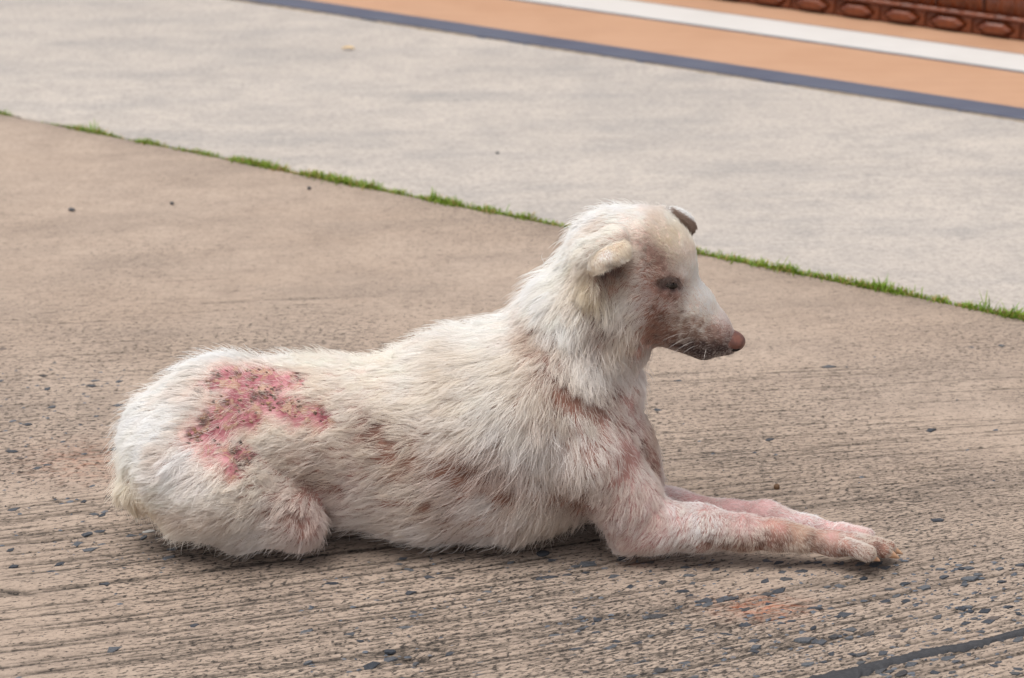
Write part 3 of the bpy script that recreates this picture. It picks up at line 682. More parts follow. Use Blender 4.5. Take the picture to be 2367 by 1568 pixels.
# u, v, direction (deg, 0 right 90 up), length mm, lift, density, hair tint, skin tint
CT = [
(300,1000,188,24,.55,1,'W','n'),(345,900,160,25,.60,1,'W','n'),(285,1095,215,22,.45,1,'C','n'),(312,1150,262,19,.3,1,'Y','n'),(325,1175,265,12,.3,1,'C','n'),(450,855,150,23,.62,1,'W','w'),
(400,980,182,22,.45,1,'W','w'),(360,1060,195,24,.45,1,'W','n'),(400,930,170,20,.45,1,'W','w'),
(600,825,150,20,.62,1,'W','w'),(760,835,165,18,.5,1,'C','w'),(900,845,170,20,.45,1,'C','w'),(1000,800,168,23,.45,1,'W','w'),(1120,765,168,25,.45,1,'W','w'),
(820,900,178,18,.35,1,'C','f'),(750,910,180,16,.35,.9,'C','f'),(950,900,180,22,.35,1,'C','n'),(1050,850,180,24,.35,1,'T','n'),(1130,820,200,24,.35,1,'C','n'),
(1180,735,185,26,.45,1,'W','w'),(1210,690,215,26,.45,1,'W','w'),(1260,620,222,26,.45,1,'W','w'),(1310,560,215,22,.45,1,'W','w'),(1360,510,200,17,.5,1,'W','w'),(1450,490,180,13,.55,1,'W','w'),(1530,515,160,9,.5,1,'W','w'),
(1480,540,170,9,.35,1,'C','w'),(1540,560,125,8,.35,1.2,'Y','w'),(1585,600,110,7,.35,1.3,'C','w'),(1560,610,110,7,.3,1.2,'C','w'),
(1605,670,118,5,.3,1.3,'W','w'),(1640,725,122,4,.3,1.2,'W','w'),(1670,760,125,3,.3,.9,'P','p'),(1610,720,140,5,.3,1.0,'C','w'),(1580,690,130,6,.3,.9,'C','f'),
(1640,765,150,4,.35,.7,'C','t'),(1600,765,165,5,.35,.75,'C','t'),(1655,795,200,4,.35,.55,'G','d'),(1620,810,200,4,.35,.5,'G','d'),(1580,800,200,5,.4,.5,'B','d'),(1560,770,190,6,.4,.6,'G','b'),(1530,790,200,6,.4,.6,'B','b'),
(1545,735,200,8,.4,.7,'T','b'),(1520,710,210,9,.4,.7,'P','b'),(1550,690,190,6,.4,.6,'P','f'),(1510,670,160,8,.4,.75,'P','f'),(1500,620,140,8,.35,.75,'T','b'),(1485,580,150,7,.35,.8,'C','b'),(1530,640,120,7,.5,.5,'B','b'),(1545,662,150,4,.5,.25,'B','d'),(1570,650,100,5,.3,.8,'C','w'),
(1470,650,200,12,.35,1,'W','n'),(1470,710,225,16,.35,1,'W','n'),(1450,750,240,18,.4,1,'T','n'),(1415,690,250,20,.4,1,'W','n'),(1385,720,255,24,.45,1,'T','n'),(1365,660,240,15,.4,1,'Y','n'),(1400,640,280,5,.3,.25,'B','b'),(1430,630,270,8,.3,.5,'B','b'),
(1400,560,190,12,.4,1,'C','w'),(1340,600,215,22,.45,1,'W','w'),(1300,680,235,28,.5,1,'W','n'),(1340,740,250,30,.5,1,'W','n'),(1400,775,265,26,.5,1,'T','b'),(1440,800,260,18,.55,1,'T','n'),(1470,815,240,12,.5,.6,'G','b'),(1385,760,262,20,.5,.7,'G','d'),
(1235,740,225,28,.45,1,'W','w'),(1270,800,255,28,.45,1,'W','n'),(1330,830,285,30,.5,1,'W','n'),(1400,850,305,30,.5,1,'W','n'),(1460,860,300,24,.5,1,'W','w'),
(1230,790,240,18,.4,.5,'T','b'),(1270,850,240,20,.4,.6,'T','b'),(1330,890,250,22,.4,.7,'T','b'),(1390,920,255,18,.4,.55,'G','b'),(1440,905,280,14,.4,.5,'P','p'),(1470,920,280,14,.5,.8,'W','p'),
(1200,840,225,26,.4,1,'C','n'),(1140,880,215,28,.4,1,'C','n'),(1180,950,255,32,.45,1,'W','n'),(1240,920,262,30,.45,.9,'T','n'),(1260,1000,275,34,.45,1,'W','n'),(1320,980,272,28,.45,.9,'W','f'),(1230,1070,272,33,.45,1,'W','n'),(1310,1070,268,26,.4,.9,'W','n'),(1370,1010,275,20,.4,.85,'W','b'),
(1430,960,285,12,.4,.5,'T','b'),(1450,1000,285,11,.4,.6,'P','p'),(1490,1030,280,11,.45,.6,'T','b'),(1410,1080,268,16,.4,1,'W','f'),(1480,1090,268,12,.4,.95,'W','p'),(1530,1110,280,10,.4,.8,'P','b'),(1400,1150,255,18,.4,1,'W','n'),(1350,1140,245,24,.4,.8,'T','b'),(1470,1160,262,14,.4,1.1,'W','p'),
(1060,940,205,26,.4,1,'C','n'),(1050,1000,205,28,.4,1,'C','n'),(960,980,190,24,.38,1,'C','n'),(860,980,185,20,.35,.75,'T','b'),(950,1050,188,24,.38,.75,'T','b'),(1000,1040,195,26,.4,1,'C','n'),(1080,1080,210,27,.4,.75,'P','b'),(1150,1040,225,30,.4,1,'W','b'),(1150,1120,225,30,.4,.9,'W','b'),(1100,1170,205,26,.4,.9,'W','n'),
(1200,1170,240,30,.42,.95,'W','n'),(1280,1180,255,28,.42,.9,'T','n'),(1310,1215,262,20,.4,.8,'T','b'),(1000,1130,192,24,.38,1,'C','n'),(900,1100,188,22,.36,1,'C','n'),(1000,1200,195,22,.36,.85,'W','b'),(1100,1235,205,20,.36,.9,'W','n'),(900,1200,190,20,.36,1,'C','n'),(820,1180,185,18,.36,1,'C','n'),(860,1230,190,18,.36,1,'W','n'),
(760,1010,184,18,.33,.85,'C','n'),(700,1020,182,18,.33,.95,'C','n'),(650,1060,190,20,.35,.9,'T','n'),(750,1080,188,20,.35,1,'T','n'),(720,1120,190,16,.35,.7,'G','b'),(790,1130,190,12,.35,.6,'P','p'),
(600,985,190,16,.4,.9,'C','w'),(640,990,185,16,.35,.95,'C','w'),(430,1050,205,22,.42,1,'W','p'),(470,1080,230,24,.42,1,'P','p'),(500,1130,215,24,.38,1,'C','n'),(400,1130,205,24,.42,1,'W','n'),(560,1130,205,22,.38,1,'C','n'),(620,1150,200,20,.36,1,'C','n'),
(430,1190,200,22,.4,1,'C','n'),(520,1210,195,20,.38,1,'C','n'),(620,1220,195,18,.38,1,'W','n'),(600,1180,195,17,.38,.8,'T','f'),(680,1180,215,14,.4,.7,'P','b'),(690,1220,250,14,.45,.9,'P','p'),(730,1210,280,13,.45,1,'P','p'),(550,1250,195,16,.35,1,'G','n'),(680,1255,230,13,.35,1,'W','n'),
(1440,1210,240,10,.35,.9,'P','p'),(1400,1190,245,12,.35,.8,'P','p'),(1460,1260,215,14,.4,1,'W','p'),(1510,1250,230,7,.4,.4,'P','p'),(1490,1210,250,10,.36,.8,'W','p'),(1560,1200,262,9,.36,.8,'W','p'),(1600,1240,250,9,.36,.7,'W','b'),(1570,1275,205,16,.4,.8,'G','n'),(1650,1210,258,7,.34,1,'W','p'),(1680,1250,245,8,.34,.9,'T','b'),(1650,1280,205,14,.4,1,'G','n'),(1720,1215,262,8,.36,.9,'P','p'),(1740,1255,250,8,.35,.8,'T','b'),
(1540,1155,300,9,.35,.8,'P','p'),(1800,1215,280,6,.35,.55,'P','f'),(1810,1245,270,6,.35,.6,'T','b'),(1850,1235,290,6,.35,.7,'T','t'),(1890,1235,310,5,.35,.55,'T','t'),(1920,1235,320,5,.35,.5,'P','p'),(1900,1262,300,6,.35,.9,'T','b'),(1960,1250,335,6,.33,1,'W','n'),(1990,1270,330,6,.33,.9,'T','b'),(2030,1280,330,5,.33,.9,'T','b'),(2045,1262,335,5,.33,.6,'T','b'),(1940,1280,300,5,.33,.7,'G','b'),
(1600,1150,340,5,.35,.6,'P','p'),(1700,1160,340,5,.35,.6,'P','p'),(1770,1165,330,5,.35,.7,'P','p'),(1850,1195,325,5,.35,.8,'W','p'),(1900,1215,325,4,.35,.8,'W','p'),(1970,1228,335,4,.35,.7,'P','p'),
]
FACE = [(1499,577,150,6,.35,.45,'B','b',.008),(1521,600,140,6,.35,.4,'B','b',.008),(1476,560,160,6,.35,.6,'T','b',.008),(1510,630,140,8,.4,.6,'P','b',.009),(1460,580,170,7,.3,.9,'C','w',.010),
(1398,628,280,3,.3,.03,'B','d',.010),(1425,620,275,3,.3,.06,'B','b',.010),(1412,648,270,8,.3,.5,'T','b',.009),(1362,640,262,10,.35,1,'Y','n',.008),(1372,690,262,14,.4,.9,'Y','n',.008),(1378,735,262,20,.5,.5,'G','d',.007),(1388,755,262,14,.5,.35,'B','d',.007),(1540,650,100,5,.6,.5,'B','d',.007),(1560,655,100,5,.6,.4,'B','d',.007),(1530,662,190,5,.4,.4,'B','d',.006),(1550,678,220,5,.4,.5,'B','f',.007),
(1538,741,205,6,.4,.45,'B','b',.010),(1525,765,205,7,.4,.5,'B','b',.010),(1575,740,170,5,.35,.9,'C','t',.010),(1610,690,125,5,.3,1.3,'W','w',.012),(1630,705,122,4,.3,1.3,'W','w',.012),(1590,640,112,7,.3,1.3,'W','w',.012),(1600,800,195,4,.4,.45,'G','d',.010),(1640,812,195,4,.4,.4,'G','d',.010),(1668,805,200,3,.4,.3,'G','d',.009),
(1435,785,255,14,.6,.9,'T','n',.010),(1410,760,262,16,.5,.55,'G','d',.008),(1475,800,240,6,.4,.4,'G','f',.007),
(760,1105,190,16,.35,.55,'T','b',.012),(680,1195,215,13,.4,.5,'P','b',.012),(1120,1060,215,27,.4,.45,'P','b',.016),(900,1020,188,22,.38,.5,'T','b',.016),(1000,1170,195,22,.36,.55,'T','b',.014),(1300,930,262,20,.4,.45,'T','b',.014),(1360,960,262,20,.4,.5,'T','b',.012),(1340,1150,245,20,.4,.5,'B','b',.014),(1232,768,235,9,.4,.22,'T','b',.012),(1258,798,245,10,.4,.22,'T','b',.012),(1290,830,250,12,.4,.3,'T','b',.010),(1400,930,262,12,.4,.4,'G','b',.012),(1450,985,285,9,.4,.4,'T','b',.010),(1500,1050,280,9,.4,.4,'T','b',.010),(1515,1085,280,9,.4,.5,'T','b',.010)]
CT = [c+(0,) for c in CT]+FACE
def thin(c):
    u, v, d = c[0], c[1], c[5]; L = c[3]
    if u > 1640 and v > 1140: d *= .50; L = L*.75 if u > 1930 else L
    elif u > 1440 and v < 830 and c[6] in 'GBPT': d *= .62
    elif u > 800 and 850 < v and u < 1640: d *= .80
    return c[:3]+(L, c[4], d)+c[6:]
CT = [thin(c) for c in CT]
CPOS = trace([c[:2] for c in CT])
LEN_BY_U = None
CVAL = np.array([[math.cos(math.radians(c[2])), math.sin(math.radians(c[2])), c[3]/1000., c[4], c[5], *HT[c[6]], *ST[c[7]]] for c in CT])
# control spread: short on the head and legs, wide on the trunk
CSIG = np.array([.016 if (c[0] > 1380 and c[1] < 830) or c[0] > 1640 else .028 for c in CT]); CSIG = np.where([c[8] > 0 for c in CT], [c[8] for c in CT], CSIG)
CAMP = np.where([c[8] > 0 for c in CT], 2.5, 1.0)
CAMP = CAMP.astype(np.float32); NIS = (-1/(2*CSIG**2)).astype(np.float32); CW = np.array([1, math.sqrt(.35), 1]); C32 = (CPOS*CW).astype(np.float32); CVAL = CVAL.astype(np.float32)
def coat(Q):
    out = np.empty((len(Q), CVAL.shape[1]))
    for i in range(0, len(Q), 40000):
        q = Q[i:i+40000].copy()
        q32 = (q*CW).astype(np.float32); d2 = np.maximum((q32*q32).sum(1)[:,None]+(C32*C32).sum(1)[None]-2*q32@C32.T, 0)
        wg = CAMP*np.exp(d2*NIS) + 1e-7/(d2+1e-4)
        out[i:i+40000] = wg@CVAL/wg.sum(1)[:,None]
    return out
SORES = [(500,885,26),(530,868,42),(585,872,46),(640,885,36),(690,872,18),(560,915,52),(615,925,44),(655,940,34),(695,955,34),(745,962,28),(785,975,14),(505,960,34),(540,965,36),(585,960,36),(480,995,38),(450,1005,24),(520,1000,30),(540,1050,36),(575,1055,28),(495,1040,26),(545,1080,24),(440,925,12),(462,900,16),(665,882,30),(700,884,20),(620,862,26)]
SPOS = trace([s[:2] for s in SORES]); SRAD = np.array([s[2]*M2 for s in SORES])
RAW = [(795,1130,14),(1480,806,6),(1810,1222,11),(1922,1240,12),(1513,1254,10)]
RPOS = trace([s[:2] for s in RAW]); RRAD = np.array([s[2]*M2*1.2 for s in RAW])
DARK = [(455,900,20),(480,880,16),(500,865,14),(485,960,16),(465,975,18),(440,1005,16),(460,1010,16),(575,1060,26),(555,1075,22),(540,1045,16),(520,930,13),(610,915,16),(588,915,14),(640,900,12),(690,870,14),(745,945,12),(690,940,12),(620,940,13),(545,860,12),(580,870,12),(650,935,10),(800,1135,8)]
DPOS = trace([s[:2] for s in DARK]); DRAD = np.array([s[2]*M2 for s in DARK])
def blobs(Q, C, R, wob=.006, sc=70, soft=.25, S=None):
    n_ = (fbm(Q*sc, 51, 2)-.5)*2*wob; m = np.zeros(len(Q)); od = np.argsort(Q[:,0]); xs_ = Q[od,0]
    for c, rr, st_ in zip(C, R, np.ones(len(R)) if S is None else S):
        i0, i1 = np.searchsorted(xs_, [c[0]-rr*1.1-wob, c[0]+rr*1.1+wob]); ix = od[i0:i1]; ix = ix[np.abs(Q[ix,2]-c[2]) < rr*1.1+wob]
        d = np.sqrt(((Q[ix]-c)**2*np.array([1,.6,1])).sum(-1))+n_[ix]
        m[ix] = np.maximum(m[ix], st_*np.clip((rr*1.08-d)/(rr*soft+.002), 0, 1))
    return m

# thin, darkened mange patches (u, v, radius) and near-black skin round the lips and eye, plus painted shade in the ear hole
MANGE = [(1478,562,10),(1490,570,13),(1502,580,15),(1515,592,15),(1526,606,14),(1535,622,12),(1500,612,9),(1490,598,8),(1530,648,15),(1548,640,15),(1566,648,11),(1528,668,16),(1548,682,17),(1558,692,10),(1513,660,11),(1520,690,9),(1512,715,15),(1525,735,22),(1535,755,22),(1512,752,15),(1545,772,20),(1518,780,15),(1560,778,16),(1498,790,10),
(1590,760,12),(1610,775,14),(1640,765,12),(1660,770,11),(1575,722,10),(1585,745,14),(1604,742,9),(1565,742,14),(1622,752,9),(1566,706,8),(1642,782,14),(1612,792,13),(1586,777,14),(1660,786,11),(1400,642,14),(1424,637,14),(1440,616,8),(1410,657,10),
(1385,755,11),(1376,730,8),(1400,778,11),(1472,802,12),(1230,766,16),(1250,790,18),(1270,810,16),(1232,798,13),(1300,838,11),(1262,852,20),(1285,872,22),(1310,892,22),(1335,907,20),(1360,927,18),(1385,947,15),(1400,900,15),(1425,915,20),(1402,928,13),(1395,962,15),(1420,972,15),(1440,988,15),(1462,1004,13),(1485,1032,15),(1496,1054,13),(1510,1085,13),
(1290,960,13),(1310,977,15),(1225,942,11),(860,985,27),(900,1002,20),(850,1017,18),(930,1042,15),(1090,1070,26),(1120,1052,20),(1130,1092,22),(1160,1012,15),(1075,1097,15),(1180,1142,18),(1000,1167,12),(960,1162,10),(1060,1192,16),(1020,1197,14),(1340,1142,22),(1362,1167,18),(1330,1172,13),(1290,1152,12),(940,1100,10),
(720,1112,24),(755,1120,18),(790,1132,18),(640,1172,20),(670,1187,18),(618,1182,13),(692,1202,11),
(1640,1257,16),(1680,1260,18),(1720,1260,18),(1760,1257,16),(1800,1257,14),(1772,1237,12),(1822,1242,10),(1870,1257,12),(1900,1264,12),(1590,1267,12),(1560,1257,8),(1880,1242,10),(1950,1275,9),(2030,1262,9),(1730,1205,8)]
GPOS = trace([s[:2] for s in MANGE]); GRAD_ = np.array([s[2]*M2*(1.2 if s[0] > 1440 and s[1] < 830 else 1.5) for s in MANGE]); GSTR = np.array([1.0 if s[0] > 1440 and s[1] < 830 else (.85 if s[0] > 1540 else .66) for s in MANGE])
LIP_EYE_EAR = [(1540,788,8),(1558,796,12),(1578,800,15),(1598,806,17),(1618,812,17),(1640,812,18),(1660,806,15),(1674,806,10),(1600,792,10),(1625,795,12),(1650,793,10),(1531,654,9),(1546,652,11),(1561,656,13),(1571,664,9),(1538,664,10),(1554,669,10),(1394,630,15),(1413,627,14),(1430,620,11)]
LPOS = trace([s[:2] for s in LIP_EYE_EAR]); LRAD = np.array([s[2]*M2*1.1 for s in LIP_EYE_EAR])
# ------------------------------------------------------------------ skin
nv = len(co)
cc = coat(co+np.stack([fbm(co*95, 91+i, 2)-.5 for i in range(3)], -1)*.009); sore = blobs(co, SPOS, SRAD*1.12, soft=.55); raw = blobs(co, RPOS, RRAD, .003, soft=.7); dark = blobs(co, DPOS, DRAD, .006, 90, .6)
sk = cc[:,8:11].astype(float)
mg = blobs(co, GPOS, GRAD_, .005, 120, .9)[:,None]; lp = blobs(co, LPOS, LRAD, .003, 140, .7)[:,None]
sk = sk*(1-.85*mg)+np.array([.130,.074,.058])*.85*mg; sk = sk*(1-.9*lp)+np.array([.040,.026,.026])*.9*lp
for nm, arr in (('sore', np.maximum(sore, raw*.35)), ('scab', dark)):
    a = me.attributes.new(nm, 'FLOAT', 'POINT'); a.data.foreach_set('value', arr.astype(np.float32))
a = me.color_attributes.new('skin', 'FLOAT_COLOR', 'POINT'); a.data.foreach_set('color', np.concatenate([sk, np.ones((nv,1))], 1).astype(np.float32).ravel())
M_SKIN.node_tree.nodes.clear()
k = NT('dog_skin'); ob = k.coord(); base = k.attr('skin').outputs['Color']; so = k.attr('sore').outputs['Fac']; sc_ = k.attr('scab').outputs['Fac']
n1 = k.noise(ob, 45, 5, .65); n2 = k.noise(ob, 160, 4, .7); vv = k.voro(k.mapping(ob, (1,1,1)), 85)
c = k.mix(k.math('MULTIPLY', k.ramp(n1, [(.4, 0.), (.65, 1.)]), .55), base, k.mix(1.0, base, (.55,.42,.36), 'MULTIPLY'))
c = k.mix(k.math('MULTIPLY', k.ramp(n2, [(.55, 0.), (.72, 1.)]), .5), c, k.mix(1.0, base, (.5,.4,.36), 'MULTIPLY'))
red = k.mix(k.ramp(n1, [(.36, 0.), (.62, 1.)]), (.48,.190,.215), (.22,.048,.064))
red = k.mix(k.math('MULTIPLY', k.ramp(n2, [(.52, 0.), (.66, 1.)]), .45), red, (.55,.31,.29))
c = k.mix(so, c, red)
crust = k.math('MULTIPLY', k.ramp(k.noise(ob, 60, 4, .7, dist=.8), [(.50, 0.), (.60, 1.)]), k.ramp(so, [(.1, 0.), (.6, .85)]))
c = k.mix(crust, c, k.mix(n2, (.20,.095,.06), (.60,.41,.28)))
dk = k.math('MULTIPLY', sc_, k.ramp(k.noise(ob, 120, 4, .7), [(.34, 0.), (.52, 1.)]))
c = k.mix(dk, c, k.mix(n2, (.035,.022,.020), (.17,.105,.085)))
k.color(c); k.rough(k.ramp(so, [(0, .62), (1, .42)])); k.b.inputs['Subsurface Weight'].default_value = .0
h = k.math('ADD', k.math('ADD', n2, k.math('MULTIPLY', crust, .8)), k.math('MULTIPLY', dk, 1.2)); k.bump(h, .6, .0022)
M_SKIN = k.m; me.materials.clear(); me.materials.append(M_SKIN)

# ------------------------------------------------------------------ fur
def fur_material(name, spec=.25):
    k = NT(name); at = k.attr('tint').outputs['Color']
    hi_ = k.n('ShaderNodeHairInfo'); rnd = hi_.outputs['Random']
    c = k.mix(k.math('MULTIPLY', rnd, .08), at, (.74,.67,.58)); k.color(c); k.rough(.5); k.b.inputs['Specular IOR Level'].default_value = spec
    tr = k.n('ShaderNodeBsdfTranslucent'); k.l(c, tr.inputs[0]); mx = k.n('ShaderNodeMixShader'); mx.inputs[0].default_value = .36
    k.l(k.b.outputs[0], mx.inputs[1]); k.l(tr.outputs[0], mx.inputs[2]); k.l(mx.outputs[0], k.out.inputs[0]); return k.m
M_FUR = fur_material('fur')
def curves_obj(name, PTS, RAD, TINT, mat, parent):
    n, K = PTS.shape[:2]
    cu = bpy.data.hair_curves.new(name); cu.add_curves([K]*n)
    cu.attributes['position'].data.foreach_set('vector', PTS.astype(np.float32).ravel())
    ra = cu.attributes.get('radius') or cu.attributes.new('radius', 'FLOAT', 'POINT'); ra.data.foreach_set('value', RAD.astype(np.float32).ravel())
    tc = cu.attributes.new('tint', 'FLOAT_COLOR', 'CURVE'); tc.data.foreach_set('color', np.concatenate([TINT, np.ones((n,1))], 1).astype(np.float32).ravel())
    cu.materials.append(mat)
    o = bpy.data.objects.new(name, cu); COL.objects.link(o); o.parent = parent; return o
def sample_mesh(me, n, wfun=None):
    me.calc_loop_triangles(); nt3 = len(me.loop_triangles)
    tri = np.empty(nt3*3, np.int32); me.loop_triangles.foreach_get('vertices', tri); tri = tri.reshape(-1, 3)
    cv = np.empty(len(me.vertices)*3, np.float32); me.vertices.foreach_get('co', cv); cv = cv.reshape(-1, 3).astype(float)
    a, b, c_ = cv[tri[:,0]], cv[tri[:,1]], cv[tri[:,2]]; cr = np.cross(b-a, c_-a); ar = np.linalg.norm(cr, axis=1)/2
    wt = ar.copy()
    if wfun is not None: wt = wt*wfun((a+b+c_)/3, cr/(2*ar[:,None]+1e-12))
    cum = np.cumsum(wt); cum /= cum[-1]; ti = np.minimum(np.searchsorted(cum, RNG.random(n)), nt3-1)
    r1 = np.sqrt(RNG.random(n)); r2 = RNG.random(n)
    return a[ti]*(1-r1)[:,None]+b[ti]*(r1*(1-r2))[:,None]+c_[ti]*(r1*r2)[:,None], (cr/(2*ar[:,None]+1e-12))[ti]
KP = 6
def strands(Q, N, C, jit=.18, own=None):
    """fur strands for roots Q with normals N and coat values C -> (n, KP, 3)"""
    n = len(Q)
    ca, sa, L, lift = C[:,0], C[:,1], C[:,2], C[:,3]
    an = np.arctan2(sa, ca) + (fbm(Q*20, 61, 2)-.5)*1.3 + (vnoise(Q*75, 65)-.5)*.35
    if own is not None: an = an+own*jit
    t = np.stack([np.cos(an), np.zeros(n), np.sin(an)], -1); t -= (t*N).sum(1)[:,None]*N; t /= np.linalg.norm(t, axis=1)[:,None]+1e-6
    be = (lift*1.05+.42*np.clip((.012-L)/.009, 0, 1))*(.75+.5*vnoise(Q*60, 62)); off_ = np.minimum(.0012, L*.05)[:,None]; bend = (vnoise(Q*50, 63)-.5)*1.1
    sd_ = np.cross(N, t); pts = [Q-N*off_]; p = Q-N*off_
    for j in range(1, KP):
        s = j/(KP-1); b = be*(1-.75*s)+.02; h = bend*(s-.2)
        d = t*(np.cos(b)*np.cos(h))[:,None]+N*np.sin(b)[:,None]+sd_*(np.cos(b)*np.sin(h))[:,None]
        d[:,2] -= .10*s
        p = p+d*(L/(KP-1))[:,None]; pts.append(p)
    return np.stack(pts, 1)
def near_w(cn, nn):
    w_ = np.where(nn[:,1] > .35, .45, 1.0); w_ = np.where(nn[:,2] < -.75, .15, w_); w_ = np.where(cn[:,2] < .004, .02, w_)
    return w_*np.clip(.019/coat(cn)[:,2], .85, 4.5)
NH = 500000
Q, N = sample_mesh(me, NH, near_w)
nn_g = grad(Q); N = nn_g/(np.linalg.norm(nn_g, axis=1)[:,None]+1e-9)
C = coat(Q+RNG.normal(0, .0025, Q.shape)+np.stack([fbm(Q*95, 91+i, 2)-.5 for i in range(3)], -1)*.009)
so = np.maximum(blobs(Q, SPOS, SRAD*1.34, soft=.6), .7*blobs(Q, RPOS, RRAD, .003, soft=.7))
mgh = blobs(Q, GPOS, GRAD_*1.12, .006, 120, .9, GSTR); fc = (Q[:,0] > P(1440,700,-.05)[0]) & (Q[:,2] > P(1440,830,-.09)[2]); mgh = mgh*np.clip((fbm(Q*150, 95, 2)-np.where(fc, .22, .30))*4.5, .15, 1); lph = blobs(Q, LPOS, LRAD, .003, 140, .7)
mot = np.clip((fbm(Q*230, 99, 2)-.42)*7, 0, 1)[:,None]; mcol = np.where(fc[:,None], np.array([.20,.125,.095])*(1-mot)+np.array([.72,.62,.55])*mot, np.array([.43,.31,.245])); C[:,5:8] = C[:,5:8]*(1-.78*mgh)[:,None]+mcol*(.78*mgh)[:,None]; C[:,5:8] = C[:,5:8]*(1-.75*lph)[:,None]+np.array([.30,.25,.24])*(.75*lph)[:,None]
C[:,2] *= (1-.35*mgh)*(1-.3*lph)
# the lower flank, chest and elbows are dirtier and thinner than the back
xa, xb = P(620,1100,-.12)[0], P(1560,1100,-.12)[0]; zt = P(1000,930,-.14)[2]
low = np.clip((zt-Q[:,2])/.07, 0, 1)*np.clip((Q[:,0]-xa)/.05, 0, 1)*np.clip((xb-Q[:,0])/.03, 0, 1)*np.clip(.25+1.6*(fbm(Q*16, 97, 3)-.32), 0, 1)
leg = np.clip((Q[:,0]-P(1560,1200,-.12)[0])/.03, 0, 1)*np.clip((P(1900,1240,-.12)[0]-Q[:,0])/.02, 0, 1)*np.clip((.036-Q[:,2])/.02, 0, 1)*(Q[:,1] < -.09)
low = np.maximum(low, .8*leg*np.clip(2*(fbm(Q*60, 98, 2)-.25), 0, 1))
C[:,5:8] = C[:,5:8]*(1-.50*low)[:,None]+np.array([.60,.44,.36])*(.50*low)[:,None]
pat = fbm(Q*34, 71, 3); pat2 = fbm(Q*np.array([13,13,13]), 72, 2)
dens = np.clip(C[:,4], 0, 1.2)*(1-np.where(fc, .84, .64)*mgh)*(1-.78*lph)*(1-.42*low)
eyec = trace([(1549,660)])[0]; e2 = np.sqrt((((Q-eyec)*np.array([1,.5,1.5]))**2).sum(1)); dens = dens*np.clip((e2-.011)/.008, .02, 1)
bald = np.clip((dens*1.15-.12) - 1.0*np.clip(.50-pat, 0, 1)*(1.35-dens)*2 - .9*np.clip(.45-pat2, 0, 1)*(1.3-dens), .07, 1)
keep = RNG.random(NH) < bald*(1-.93*so)*np.where(C[:,4] > 1, 1, .97)
Q, N, C, so, pat, pat2 = Q[keep], N[keep], C[keep], so[keep], pat[keep], pat2[keep]; n = len(Q)
C[:,2] *= np.where(C[:,2] > .013, 1.22, 1)*(.62+.6*RNG.random(n))*(.8+.4*pat2)*np.where(so > .3, .55, 1)
print('roots', n, time.time()-T0)
own = RNG.normal(0, 1, n)
# loose guard hairs stand up and run longer than the coat
fly = RNG.random(n) < .06
C[fly,3] = np.clip(C[fly,3]*1.9+.12, 0, 1.1); C[fly,2] *= 1.25
PTS = strands(Q, N, C, np.where(fly, .45, .13), own)
# locks: strands gather towards the nearest of a set of guide strands
def gather(PTS, nseed, strength, power, seed):
    rr = np.random.default_rng(seed); si = rr.choice(n, nseed, replace=False)
    kd = kdtree.KDTree(nseed)
    for i, s_ in enumerate(si): kd.insert(Q[s_], i)
    kd.balance(); near = np.array([kd.find(q)[1] for q in Q])
    gp = PTS[si[near]]; sv = np.linspace(0, 1, KP)**power
    st = strength*np.where(fly, .15, 1)*(.4+.6*rr.random(n))*np.clip(C[:,2]/.014, .25, 1)
    f = (st[:,None]*sv[None,:])[...,None]
    dd = np.linalg.norm(gp[:,0]-PTS[:,0], axis=1); f = f*np.clip(1.4-dd/.022, 0, 1)[:,None,None]
    return PTS+(gp-PTS)*f, near
PTS, nr1 = gather(PTS, 9000, .68, .9, 1)
PTS, nr2 = gather(PTS, 2200, .52, 1.4, 2)
wv = RNG.normal(0, 1, (n, 3))
sv = np.linspace(0, 1, KP)
PTS += (wv[:,None,:]*(np.sin(sv*5)[None,:,None])*(C[:,2]*.035)[:,None,None])
PTS[:,:,2] = np.maximum(PTS[:,:,2], .0018+.004*RNG.random(n)[:,None]*sv[None,:])
tint = C[:,5:8].copy()
lockv = RNG.random(9000)[nr1]; lockw = RNG.random(2200)[nr2]
tint *= (.95+.08*lockv)[:,None]
tint += ((lockw-.5)*.06)[:,None]*np.array([0.1,.35,.9])[None]*-1*tint
tint *= (1-.12*np.clip((fbm(Q*28, 77, 2)-.55)*4, 0, 1)[:,None]*np.array([.6,1,1.25])[None])
pk = np.clip(so*1.2, 0, 1)[:,None]; tint = tint*(1-pk*.35)+np.array([.80,.60,.50])*pk*.35
tint = np.clip(tint, .02, .93)
thick = np.clip(C[:,2]/.020, .62, 1.1)
RADI = (.00018*thick*(.75+.5*RNG.random(n)))[:,None]*np.array([1.0,1.0,.92,.78,.55,.15])[None]
